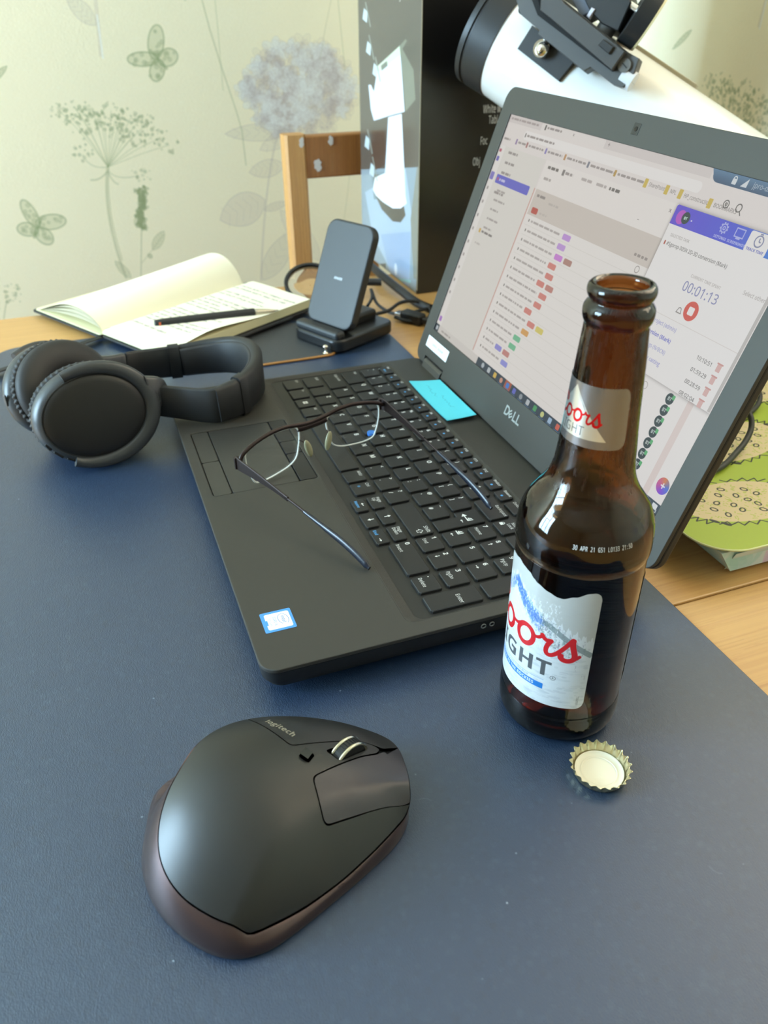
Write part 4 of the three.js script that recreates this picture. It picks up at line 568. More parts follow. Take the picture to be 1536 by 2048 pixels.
  const wing = (q) => Math.exp(-(((q[0] + 45) / 9) ** 2) - ((q[1] - 31) / 12) ** 2);
  const sh = byAngle(shell), ft = byAngle(foot), rimRing = (t, f) => sh.map((s, i) => { const e = Hm(...s) - 0.5, q = ft[i]; const x = lerp(s[0], q[0], t), z = lerp(s[1], q[1], t); return V(x * m, f(e, wing(q)) * m, z * m); });
  part('rim', loft([rimRing(0.0, (e) => e - 0.3), rimRing(0.03, (e) => e), rimRing(0.35, (e, w) => lerp(e, 8, 0.22 + 0.4 * w)), rimRing(0.8, (e, w) => lerp(e, 5 + 11 * w, 0.68 + 0.2 * w)), rimRing(1.0, (e, w) => Math.min(5.5, e * 0.4) + 9 * w), rimRing(1.0, (e, w) => 1.6 + 4 * w), rimRing(0.9, () => 0.6)].reverse(), { capB: false, angle: 1.2 }), M({ color: rgb(92, 76, 76), metalness: 0.75, roughness: 0.30 }), o, 'bronze metallic rim');
  // wheel
  const wy = Hm(14.1, -34.6) - 6.2, wg = cyl(0.0100, 0.0100, 0.0064, 0, 0, 0, 48); wg.rotateZ(PI / 2);
  const wheel = part('scroll_wheel', wg, M({ color: rgb(30, 30, 30), roughness: 0.5 }), o); wheel.position.set(0.0141, wy * m, -0.0346); wheel.rotation.y = -0.05;
  for (const s of [-1, 1]) { const t = new THREE.TorusGeometry(0.0100, 0.0009, 10, 48); t.rotateY(PI / 2); t.translate(s * 0.0027, 0, 0); part('wheel_ring', t, M({ color: rgb(214, 208, 186), metalness: 1, roughness: 0.22 }), wheel, 'bright metal ring'); }
  for (let i = 0; i < 36; i++) { const b = box(0.0038, 0.0005, 0.0006, 0, 0.0101, 0); b.rotateX(i / 36 * 2 * PI); part('wheel_rib', b, darkPlastic, wheel); }
  const logo = tex(512, 128, (c, w, h) => { c.clearRect(0, 0, w, h); c.fillStyle = '#8d8878'; c.font = 'bold 104px sans-serif'; c.textAlign = 'center'; c.textBaseline = 'middle'; c.save(); c.translate(w / 2, 56); c.scale(1.08, 1); c.fillText('logitech', 0, 0); c.restore(); });
  const dir = V(21.5, 0, -2).normalize(), dn = V(-dir.z, 0, dir.x);
  part('lettering', gridGeo(20, 6, (u, v) => { const x = -14.6 + dir.x * (u - 0.5) * 21.5 + dn.x * (0.5 - v) * 5.4, z = -19.6 + dir.z * (u - 0.5) * 21.5 + dn.z * (0.5 - v) * 5.4; return V(x * m, (Hm(x, z) + 0.12) * m, z * m); }), M({ map: logo, transparent: true, alphaTest: 0.4, roughness: 0.5 }), o, 'grey printed lettering');
}

// ------------------------------------------------------------------ spectacles standing open on the laptop
{
  const yb = LAP.y + 0.0011, base = onY(560, 945, yb), o = thing('eyeglasses', 'brown half-rim eyeglasses standing open on the laptop', 'glasses', [base.x, yb, base.z]);
  const d = V(-0.3307, 0, -0.9437), nrm = V(0.9437, 0, -0.3307), up = V(0, 1, 0).addScaledVector(nrm, -0.04).normalize();   // nrm points to the temples' side
  const at = (s, y, k = 0) => V(0, 0, 0).addScaledVector(d, s).addScaledVector(up, y).addScaledVector(nrm, k);
  const metal = M({ color: rgb(46, 34, 32), metalness: 0.5, roughness: 0.4 }), lensM = M({ color: 0xffffff, roughness: 0.02, transmission: 1, thickness: 0 });
  const L1 = [[-0.0285, 0.0285], [-0.02, 0.0315], [-0.005, 0.0342], [0.008, 0.0340], [0.0165, 0.0322], [0.0192, 0.0285], [0.0178, 0.016], [0.0145, 0.0075], [0.008, 0.0035], [-0.004, 0.0012], [-0.016, 0.0006], [-0.0232, 0.0022], [-0.0265, 0.008], [-0.0295, 0.020]];
  const L2 = L1.map(([s, y]) => [0.0634 - s + 0.0005, y - 0.0012 + 0.001]);
  const bow = (s) => 0.0035 * Math.pow((s - 0.032) / 0.06, 2);
  const curve = (pts, n) => new THREE.CatmullRomCurve3(pts.map(([s, y]) => V(s, y, 0)), true, 'centripetal').getPoints(n).slice(0, n);
  for (const Lp of [L1, L2]) {
    const P = curve(Lp, 72), rA = P.map((p) => at(p.x, p.y, bow(p.x))), rB = P.map((p) => at(p.x, p.y, bow(p.x) + 0.0016)), g = loft([rA, rB], { angle: 0.5 });
    part('lens', g, lensM, o, 'clear lens');
    part('lens_edge', tube(P.map((p) => at(p.x, p.y, bow(p.x) + 0.0008)), 0.00062, 120, 8, true), M({ color: rgb(226, 228, 222), roughness: 0.25 }), o, 'pale nylon rim cord');
  }
  const brow = (pts) => sweep(pts.map(([s, y]) => at(s, y, bow(s) + 0.0006)), () => rectProf(0.0028, 0.0032, 0.3), up, 0.8, 40);
  part('brow_bar', brow([[-0.0345, 0.0225], [-0.0325, 0.0272], [-0.0275, 0.0302], [-0.019, 0.0330], [-0.005, 0.0354], [0.008, 0.0353], [0.0175, 0.0335], [0.026, 0.0322], [0.0317, 0.0318], [0.0374, 0.0322], [0.046, 0.0330], [0.056, 0.0348], [0.069, 0.0350], [0.083, 0.0326], [0.0925, 0.0298], [0.0975, 0.0270]]), metal, o);
  part('bridge', sweep([[0.0185, 0.0300], [0.024, 0.0292], [0.0317, 0.0290], [0.039, 0.0290], [0.045, 0.0297]].map(([s, y]) => at(s, y, bow(s) + 0.0006)), () => rectProf(0.0022, 0.0042, 0.3), up, 0.8, 20), metal, o);
  for (const [s, sg] of [[0.0212, 1], [0.0422, -1]]) {
    const g = new THREE.SphereGeometry(1, 20, 14); g.scale(0.0029, 0.0078, 0.0019); g.rotateZ(sg * 0.28); const mt = new THREE.Matrix4().makeBasis(d, up, nrm); g.applyMatrix4(mt); const c = at(s + sg * 0.0012, 0.0155, 0.0075); g.translate(c.x, c.y, c.z);
    const pd = part('nose_pad', g, M({ color: rgb(186, 182, 148), roughness: 0.2, transmission: 0.35, thickness: 0.002 }), o, 'clear yellowed nose pad');
    part('pad_arm', tube([at(s - sg * 0.0028, 0.021, bow(s)), at(s - sg * 0.001, 0.0205, 0.004), at(s + sg * 0.0008, 0.0165, 0.007)], 0.0005, 20, 6), metal, pd);
  }
  // temples: a flat metal arm, a thin link, a thick dark sleeve
  const dark = M({ color: rgb(24, 28, 40), roughness: 0.3 });
  const loc = (p) => p.clone().sub(base).sub(V(0, yb - base.y, 0));
  const tipL = loc(onY(739, 1137, yb + 0.0012)), tipR = loc(onY(983, 1017, yb + 0.0026));
  for (const [h0, h1, tip, drop] of [[at(-0.0350, 0.0215, 0.001), at(-0.0352, 0.0215, 0.006), tipL, 0], [at(0.0984, 0.0262, 0.001), at(0.0990, 0.0262, 0.006), tipR, 1]]) {
    const end = tip.clone(), q = (t, lift = 0) => h1.clone().lerp(end, t).add(V(0, lift, 0)), tm = part('temple', sweep([h0, h1, q(0.12, 0.0016), q(0.26, 0.003), q(0.40, 0.0036)], (t) => rectProf(0.0016, lerp(0.0105, 0.0036, sm(0.05, 1, t)), 0.3), V(0, 1, 0), 0.7, 30), metal, o);
    part('temple_link', sweep([q(0.38, 0.0036), q(0.46, 0.004), q(0.56, 0.004)], () => rectProf(0.0016, 0.0018, 0.3), V(0, 1, 0), 0.7, 12), metal, tm);
    part('temple_sleeve', sweep([q(0.53, 0.004), q(0.62, 0.0042), q(0.70, 0.0042), q(0.80, 0.0040), q(0.91, 0.0026), end], (t) => ovalProf(lerp(0.0024, 0.0032, sm(0, 0.5, t)) * (t > 0.96 ? 0.7 : 1), lerp(0.0026, 0.0056, sm(0, 0.7, t)) * (t > 0.96 ? 0.6 : 1)), V(0, 1, 0), 1.2, 40), dark, tm, 'glossy dark sleeve');
    part('hinge_block', rbox(0.0036, 0.0095, 0.0036, 0.0008, h0.x, h0.y, h0.z), metal, o);
  }
}

// ------------------------------------------------------------------ headphones lying on their side, band over the laptop's corner
{
  const c0 = V(-0.17, 0, 0.08), o = thing('headphones', 'black over-ear headphones lying with their band across the laptop corner', 'headphones', [c0.x, 0, c0.z]);
  const P = (x, y, z) => V(x, y, z).sub(c0);
  const matte = M({ color: rgb(34, 35, 36), roughness: 0.55 }), pad = M({ color: rgb(40, 40, 41), roughness: 0.62, sheen: 0.4, sheenColor: new THREE.Color(0.3, 0.3, 0.32), sheenRoughness: 0.5 }), satin = M({ color: rgb(58, 61, 64), roughness: 0.36 });
  const up = V(0, 1, 0);
  // band: arms, then the padded bow
  const bow = [P(-0.1115, 0.0395, 0.036), P(-0.1190, 0.0405, 0.018), P(-0.1340, 0.042, 0.002), P(-0.1550, 0.0425, -0.0085), P(-0.1800, 0.0425, -0.0120), P(-0.2040, 0.0400, -0.0085), P(-0.2230, 0.0365, 0.003), P(-0.2335, 0.0335, 0.022), P(-0.2375, 0.0318, 0.046)];
  part('headband', sweep(bow, (t) => rectProf(lerp(0.0075, 0.0105, Math.sin(PI * t)), lerp(0.031, 0.0365, Math.sin(PI * t)), 0.3), up, 0.9, 60), matte, o, 'padded bow of the band');
  part('band_arm', sweep([P(-0.1350, 0.0412, 0.0800), P(-0.1275, 0.0396, 0.0640), P(-0.1170, 0.0392, 0.0480), P(-0.1120, 0.0395, 0.036), P(-0.1180, 0.0404, 0.0205)], (t) => rectProf(0.0048, lerp(0.028, 0.0325, t), 0.3), up, 0.9, 24), matte, o);
  part('band_arm', sweep([P(-0.2372, 0.0319, 0.042), P(-0.2385, 0.0318, 0.066), P(-0.2375, 0.0330, 0.086), P(-0.2330, 0.0350, 0.098)], (t) => rectProf(0.0050, lerp(0.031, 0.027, t), 0.3), up, 0.9, 24), matte, o);
  part('band_collar', sweep([P(-0.1200, 0.0406, 0.0165), P(-0.1255, 0.0412, 0.0098)], () => rectProf(0.0105, 0.0355, 0.2), up, 0.9), matte, o);
  part('band_collar', sweep([P(-0.2375, 0.0318, 0.048), P(-0.2380, 0.0317, 0.058)], () => rectProf(0.0086, 0.0325, 0.2), up, 0.9), matte, o);
  part('band_lining', sweep(bow.map((p, i) => { const a = i / (bow.length - 1), q = bow[Math.min(i + 1, bow.length - 1)].clone().sub(bow[Math.max(i - 1, 0)]).normalize(), s = q.clone().cross(up).normalize(); return p.clone().addScaledVector(s, -0.0052); }), (t) => rectProf(0.004, lerp(0.026, 0.031, Math.sin(PI * t)), 0.4), up, 0.9, 60), pad, o, 'soft lining');
  // an ear cup: n points out of it, l along its long side towards its free end
  const cup = (c, n, l, words) => {
    const w = n.clone().cross(l).normalize(), N = 72, ring = (off, a, b, wave = 0, sk = 0) => Array.from({ length: N * (wave ? 4 : 1) }, (_, i, q = N * (wave ? 4 : 1)) => { const t = i / q * 2 * PI, k = 1 + wave * Math.cos(t * 56); return c.clone().addScaledVector(n, off).addScaledVector(l, (a * Math.cos(t) * k) + sk).addScaledVector(w, b * Math.sin(t) * k); });
    const m = 0.001, R = (list) => loft(list.map(([of, a, b, wv]) => ring(of * m, a * m, b * m, wv || 0)), { angle: 0.75 });
    const shell = part('ear_cup', R([[-4, 40, 33], [-4, 44, 36.5], [-1.5, 46.5, 38.5], [3, 47.5, 39.5], [7, 47, 39], [11, 44.5, 36.6], [13, 42.4, 34.6], [13.4, 41.2, 33.4], [12.2, 40.8, 33.0], [12.2, 30, 24], [12.2, 2, 2]]), satin, o, words);
    part('cap_plate', R([[11.6, 40.2, 32.4], [13.0, 40.2, 32.4], [14.2, 38.8, 31], [15.0, 34, 27], [15.5, 26, 20.5], [15.8, 16, 12.5], [15.9, 7, 5.5], [15.95, 1, 0.8]]), M({ color: rgb(26, 25, 24), roughness: 0.42 }), shell, 'flat black outer plate');
    part('cushion_gather', loft([[-4, 42.5, 35, 0], [-5.2, 46.4, 38.8, 0.014], [-8, 47.4, 39.8, 0.016], [-10, 46.2, 38.6, 0.008]].map(([of, a, b, wv]) => ring(of * m, a * m, b * m, wv || 1e-6)), { angle: 1.3 }), pad, shell, 'gathered cushion edge');
    part('ear_cushion', R([[-18, 21, 14], [-20, 23, 16], [-21.5, 27, 20], [-21.8, 33, 26], [-20.5, 40, 33], [-17.5, 44.6, 37.2], [-14, 46.2, 38.8], [-10.5, 45.8, 38.4], [-8.5, 44, 36.6]]), pad, shell, 'soft round cushion');
    part('cloth_inside', R([[-15, 20, 14], [-16, 24, 17], [-16.5, 26, 19]]), M({ color: rgb(28, 28, 30), roughness: 0.95 }), shell);
    return { shell, w, ring };
  };
  const arc = (c, n, l, w, a0, a1, off, A, B) => Array.from({ length: 40 }, (_, i) => { const t = lerp(a0, a1, i / 39); return c.clone().addScaledVector(n, off).addScaledVector(l, A * Math.cos(t)).addScaledVector(w, B * Math.sin(t)); });
  const yoke = (c, n, l, w, a0, a1, off = 0.0128) => part('yoke', sweep(arc(c, n, l, w, a0, a1, off, 0.0458, 0.0378), (t) => { const e = Math.sin(PI * clamp(t, 0.02, 0.98)); return rectProf(lerp(0.0070, 0.0120, Math.pow(e, 0.6)), 0.0066, 0.35); }, n, 1.0), satin, o, 'forked arm holding the ear cup');
  // near cup: its outer plate towards the camera
  const nF = V(0.95, 0.20, -0.19).normalize(), lF = V(0.10, -0.05, 0.98); lF.addScaledVector(nF, -lF.dot(nF)).normalize(); const cF = P(-0.1315, 0.0412, 0.1330), F = cup(cF, nF, lF, 'near black ear cup');
  yoke(cF, nF, lF, F.w, PI - 2.15, PI + 1.95);
  part('yoke_stem', sweep([cF.clone().addScaledVector(lF, -0.0445).addScaledVector(nF, 0.0100), cF.clone().addScaledVector(lF, -0.0500).addScaledVector(nF, 0.0095), P(-0.1352, 0.0412, 0.0790)], (t) => rectProf(0.0066, lerp(0.044, 0.028, sm(0, 1, t)), 0.25), V(0, 1, 0), 0.9, 14), satin, o);
  for (const k of [0, 1, 2]) { const t = lerp(0.42, 0.92, k / 2), q = cF.clone().addScaledVector(nF, 0.0098).addScaledVector(lF, 0.0452 * Math.cos(t)).addScaledVector(F.w, 0.0372 * Math.sin(t)); const g = rbox(0.0022, k === 1 ? 0.0085 : 0.0065, 0.0026, 0.0008); g.rotateZ(0); g.applyMatrix4(new THREE.Matrix4().makeBasis(lF.clone().multiplyScalar(Math.cos(t)).addScaledVector(F.w, Math.sin(t)), lF.clone().multiplyScalar(-Math.sin(t)).addScaledVector(F.w, Math.cos(t)), nF)); g.translate(q.x, q.y, q.z); part('control_button', g, M({ color: rgb(18, 18, 19), roughness: 0.4 }), o); }
  // far cup: its cushion towards the camera
  const nR = V(-0.70, -0.38, 0.60).normalize(), lR = V(0.36, -0.02, 0.92); lR.addScaledVector(nR, -lR.dot(nR)).normalize(); const cR = P(-0.1850, 0.0430, 0.1570), B = cup(cR, nR, lR, 'far black ear cup');
  yoke(cR, nR, lR, B.w, PI - 2.0, PI + 2.0);
  part('yoke_stem', sweep([cR.clone().addScaledVector(lR, -0.043).addScaledVector(nR, 0.009), cR.clone().addScaledVector(lR, -0.0535).addScaledVector(nR, 0.006), P(-0.2340, 0.0345, 0.099)], (t) => rectProf(0.0066, lerp(0.042, 0.027, sm(0, 1, t)), 0.25), V(0, 1, 0), 0.9, 14), satin, o);
  { const q = cR.clone().addScaledVector(lR, 0.0475).addScaledVector(nR, 0.004).addScaledVector(V(0, 1, 0), 0.004), g = rbox(0.0016, 0.0100, 0.0028, 0.0007); g.applyMatrix4(new THREE.Matrix4().makeBasis(lR, V(0, 1, 0), lR.clone().cross(V(0, 1, 0)).normalize())); g.translate(q.x, q.y, q.z); part('power_switch', g, M({ color: rgb(70, 72, 74), roughness: 0.3 }), o); }
}

// ------------------------------------------------------------------ leather board under the notebook, with a metal stud
{
  const o = thing('leather_folder', 'thin dark leather folder with a tan edge and metal stud', 'folder', [-0.275, 0, -0.04]);
  part('board', slab(rrXZ(-0.10, 0.004, -0.0770, 0.034, 0.010), 0.0, 0.0026, 0.0006), M({ color: rgb(58, 60, 62), roughness: 0.6, bumpMap: leather, bumpScale: 0.0002 }), o, 'dark grained upper side');
  part('edge_band', tube([V(-0.07, 0.0013, -0.0778), V(-0.012, 0.0013, -0.0778), V(-0.002, 0.0013, -0.0768), V(0.0036, 0.0013, -0.0716), V(0.0048, 0.0013, -0.062), V(0.0048, 0.0013, 0.0), V(0.0048, 0.0013, 0.026)], 0.0014, 80, 8), M({ color: rgb(176, 122, 62), roughness: 0.55 }), o, 'tan cut edge');
  const q = onY(652, 706, 0.0026), st = new THREE.LatheGeometry([[0, 0], [3.6, 0], [3.4, 0.7], [1.6, 1.2], [1.3, 4.5], [1.9, 5.8], [3.0, 6.6], [3.2, 7.8], [2.2, 9.0], [0, 9.4]].map(([r, y]) => new THREE.Vector2(r / 1000, y / 1000)), 24); st.translate(q.x + 0.275, 0.0026, q.z + 0.04);
  part('stud', st, M({ color: rgb(222, 216, 200), metalness: 1, roughness: 0.18 }), o, 'shiny metal stud');
}

// ------------------------------------------------------------------ notebook, open, and the pen on it
{
  const o = thing('notebook', 'open notebook with cream handwritten pages and a curled left page', 'notebook', [-0.4035, 0.0026, 0.1120], 0.5213);
  const cover = M({ color: rgb(30, 30, 32), roughness: 0.6 }), edgeM = M({ color: rgb(236, 228, 184), roughness: 0.85 });
  const hand = (seed, lines) => tex(700, 1100, (c, w, h) => {
    const r = rng(seed); c.fillStyle = '#f4ecd2'; c.fillRect(0, 0, w, h); if (!lines) return;
    for (let i = 0; i < lines; i++) { const y = 120 + i * 44; let x = 70; const end = 320 + r() * 320; if (r() < 0.12) continue; c.strokeStyle = 'rgba(70,70,78,0.75)'; c.lineWidth = 3.6; while (x < end) { const n = 4 + Math.floor(r() * 9); c.beginPath(); c.moveTo(x, y); for (let j = 0; j < n; j++) { const q = x; x += 7 + r() * 6; c.quadraticCurveTo(q + 5, y - 16 - r() * 16, x, y + (r() - 0.5) * 8); } c.stroke(); x += 13; } }
  });
  const W = 0.118, D = 0.208;
  const blockTop = (x, v = 0) => 0.0035 + 0.0135 * Math.pow(clamp(x / 0.020, 0, 1), 0.45) - 0.0022 * sm(0.03, W, x) - 0.001 * v;
  // right block of pages
  const cols = 26, ringAt = (z) => { const top = [], bot = []; for (let i = 0; i <= cols; i++) { const x = lerp(0.0012, W, i / cols); top.push(V(x, blockTop(x), z)); bot.unshift(V(x - (i === cols ? 0.0 : 0), 0.0056, z)); } return [...top, ...bot]; };
  part('page_block', loft([ringAt(0), ringAt(-0.05), ringAt(-0.1), ringAt(-0.15), ringAt(-D)], { angle: 0.5 }), edgeM, o, 'cream page edges');
  part('page', gridGeo(26, 20, (u, v) => { const x = lerp(0.0014, W + 0.0004, u), z = -lerp(0, D, v), curl = 0.006 * Math.pow(u, 5) * sm(0.0, 0.3, v) * (1 - sm(0.25, 0.7, v)); return V(x, blockTop(x) + 0.0004 + curl, z); }), M({ map: hand(4, 20), roughness: 0.85 }), o, 'page of grey handwriting');
  // left: a few pages standing up in a roll, over the flat cover
  const arch = (t, v, k) => { const hgt = lerp(0.020, 0.034, v) * k, x = -0.132 * t - 0.006 * Math.sin(PI * t), y = 0.0040 + 0.0035 * (1 - t) + hgt * Math.pow(Math.sin(PI * Math.pow(clamp(t, 0, 1), 0.62)), 1.15); return [x * lerp(1, 0.88, v * 0.6), y]; };
  for (const [k, dz, mt] of [[1, 0, hand(6, 0)], [0.80, 0.001, hand(6, 0)], [0.55, 0.0015, hand(6, 0)], [0.28, 0.002, hand(6, 0)]]) part('page', gridGeo(30, 20, (u, v) => { const [x, y] = arch(1 - u, v, k); return V(x, y, -lerp(0.001 + dz, D - dz, v)); }), M({ map: mt, roughness: 0.85, side: THREE.DoubleSide }), o, 'curled blank page');
  part('page', slab(rrXZ(-0.139, -0.004, -D, 0, 0.004), 0.0024, 0.0034, 0.0002), edgeM, o, 'flat end paper');
  // covers and spine
  const cov = (x0, x1, y) => slab(rrXZ(x0, x1, -D - 0.003, 0.003, 0.006), y, y + 0.0020, 0.0005);
  part('cover', cov(0.0015, W + 0.004, 0.0028), cover, o); part('cover', cov(-0.142, -0.004, 0.0004), cover, o);
  part('spine', sweep([V(0.006, 0.0035, 0.002), V(0.001, 0.0018, 0.002), V(-0.006, 0.0012, 0.002)].map((p) => p), () => [[0, -0.0007], [0, 0.0007], [0.212, 0.0007], [0.212, -0.0007]].map(([a, b]) => [-a + 0.0, b]), V(0, 1, 0), 0.5, 8), cover, o);
  part('elastic_strap', tube([V(W + 0.006, 0.0042, -0.012), V(W + 0.0075, 0.0046, -0.06), V(W + 0.0065, 0.0044, -0.12), V(W + 0.006, 0.004, -0.17)], 0.0022, 40, 8), cover, o, 'black elastic');
  part('ribbon', tube([V(-0.002, 0.003, -D), V(-0.003, 0.008, -D - 0.006), V(-0.001, 0.006, -D - 0.014)], 0.0014, 16, 6), cover, o);
  const a = onY(309, 648, 0.0205), b = onY(557, 620, 0.0195), m = a.clone().lerp(b, 0.5), dir = b.clone().sub(a), len = dir.length();
  const pen = thing('pen', 'black barrelled pen with a silver tip lying on the notebook', 'pen', [m.x, m.y, m.z]); pen.quaternion.setFromUnitVectors(V(1, 0, 0), dir.clone().normalize());
  const lathe = (pts) => { const g = new THREE.LatheGeometry(pts.map(([r, x]) => new THREE.Vector2(r / 1000, (x - 0.5) * len)), 28); g.rotateZ(-PI / 2); return g; };
  part('barrel', lathe([[0, 0], [3.6, 0], [4.3, 0.01], [4.9, 0.06], [5.3, 0.3], [5.4, 0.55], [5.2, 0.79], [4.8, 0.80], [0, 0.8]]), M({ color: rgb(34, 34, 35), roughness: 0.4 }), pen, 'matt black barrel');
  part('tip', lathe([[0, 0.795], [4.4, 0.795], [4.2, 0.82], [2.8, 0.9], [1.4, 0.955], [0.9, 0.975], [0.5, 1.0], [0, 1.0]]), M({ color: rgb(200, 192, 172), metalness: 0.8, roughness: 0.3 }), pen, 'silver cone tip');
  const mk = new THREE.Mesh(rbox(0.0022, 0.0052, 0.0004, 0.0001), M({ color: rgb(196, 84, 40), roughness: 0.5 })); mk.name = 'maker_mark'; mk.position.set(-len * 0.46, 0.0004, 0.0050); pen.add(mk);
}

// ------------------------------------------------------------------ wireless charging stand and its leads
{
  const p = onY(688, 668, 0.0), o = thing('charging_stand', 'black wireless phone charging stand with a tall leaning pad', 'charger', [-0.3185, 0.0026, -0.1420], 0.46);
  const blk = M({ color: rgb(40, 42, 44), roughness: 0.45 }), gloss = M({ color: rgb(26, 27, 28), roughness: 0.32 });
  part('base', merge([slab(rrXZ(-0.037, 0.037, -0.044, 0.046, 0.013), 0, 0.0135, 0.003, 3)]), gloss, o);
  part('lip', merge([rbox(0.066, 0.0095, 0.014, 0.004, 0, 0.0165, 0.037)]), blk, o, 'ledge that the phone stands on');
  const padG = (() => { const s = roundRect(-0.0345, 0, 0.0345, 0.110, 0.013), g = new THREE.ExtrudeGeometry(s, { depth: 0.006, bevelEnabled: true, bevelThickness: 0.0022, bevelSize: 0.0022, bevelOffset: -0.0022, bevelSegments: 3, curveSegments: 10 }); return g; })();
  const pad = part('pad', padG, blk, o, 'leaning charging pad'); pad.position.set(0, 0.0145, 0.0195); pad.rotation.x = -rad(23);
  const nm = tex(256, 64, (c, w, h) => { c.clearRect(0, 0, w, h); c.fillStyle = '#c6ccd0'; c.font = 'bold 52px sans-serif'; c.textAlign = 'center'; c.textBaseline = 'middle'; c.fillText('ANKER', w / 2, 34); }), ng = new THREE.PlaneGeometry(0.0185, 0.0048); ng.translate(0, 0.051, 0.00845);
  part('lettering', ng, M({ map: nm, transparent: true, alphaTest: 0.4, roughness: 0.5 }), pad, 'grey printed lettering');
  part('strut', rbox(0.030, 0.012, 0.05, 0.004, 0, 0.018, -0.012), gloss, o);
  const cab = M({ color: rgb(24, 24, 26), roughness: 0.5 });
  const lead = (pts, r, label) => { const Q = pts.map(([u, v, y]) => onY(u, v, y)), b = Q[0].clone(); b.y = 0; return solo('cable', tube(Q.map((q) => q.sub(b)), r, 90, 10), cab, label, 'cable', [b.x, 0, b.z], 'leads behind the charging stand'); };
  lead([[752, 628, 0.010], [775, 622, 0.012], [800, 606, 0.012], [822, 602, 0.010], [845, 606, 0.006], [862, 622, 0.004], [850, 640, 0.002], [815, 642, 0.002], [790, 634, 0.003]], 0.0021, 'black lead looping away from the charging stand');
  lead([[735, 612, 0.006], [744, 594, 0.010], [742, 578, 0.016], [752, 604, 0.006], [764, 616, 0.002], [792, 628, 0.002], [822, 625, 0.006], [858, 616, 0.004], [880, 610, 0.004]], 0.0019, 'thin black lead rising behind the leaning pad');
  const a = onY(748, 545, 0.012), b = onY(822, 602, 0.006), c = onY(760, 560, 0.022);
  lead([[742, 532, 0.004], [770, 556, 0.010], [800, 580, 0.008], [835, 606, 0.004], [862, 618, 0.003]], 0.0052, 'thick black lead lying against the foot of the box');
  const pl = onY(826, 632, 0.006), plug = thing('cable_plug', 'black plug lying among the leads by the laptop hinge', 'plug', [pl.x, 0, pl.z], 0.5); part('plug_body', rbox(0.030, 0.013, 0.014, 0.003, 0, 0.0045, 0), cab, plug); part('strain_relief', rbox(0.014, 0.007, 0.008, 0.002, 0.021, 0.0045, 0), cab, plug); part('metal_shell', rbox(0.010, 0.0045, 0.0095, 0.001, -0.0195, 0.0045, 0), M({ color: rgb(180, 180, 180), metalness: 1, roughness: 0.3 }), plug);
  // magnifying glass behind the stand, propped on its rim
  const s0 = onY(622, 592, 0.004), sg = thing('magnifying_glass', 'black rimmed magnifying glass lying tilted behind the charging stand', 'magnifier', [s0.x, DESK.y, s0.z]);
  const fr = M({ color: rgb(20, 20, 22), roughness: 0.3 }), tilt = new THREE.Quaternion().setFromAxisAngle(V(0.28, 0, -0.96).normalize(), 0.52), turned = (g) => { g.applyQuaternion(tilt); g.translate(0, 0.0210, 0); return g; };
  part('rim', turned(new THREE.LatheGeometry([[27.5, -4], [30.5, -4.2], [32, -3], [32.3, 3.4], [31, 4.6], [28.5, 4.4], [27.5, 3.4], [27.5, -4]].map(([r, y]) => new THREE.Vector2(r / 1000, y / 1000)), 48)), fr, sg);
  part('lens', turned(new THREE.LatheGeometry([[0, -2.6], [14, -2.2], [27.4, -0.8], [27.4, 0.8], [14, 2.2], [0, 2.6]].map(([r, y]) => new THREE.Vector2(r / 1000, y / 1000)), 48)), M({ color: 0xffffff, roughness: 0.03, transmission: 1, thickness: 0.004, ior: 1.45 }), sg, 'clear glass');
  part('handle', turned((() => { const g = sweep([V(0.004, 0, -0.031), V(0.010, 0, -0.045), V(0.024, -0.001, -0.085)], () => ovalProf(0.010, 0.008), V(0, 1, 0), 1.2, 12); return g; })()), fr, sg);
}
function roundRectPts(cx, cy, a, b, r) { return roundRect(cx - a, cy - b, cx + a, cy + b, r).getPoints(8).slice(0, -1).map((p) => [p.x, p.y]); }

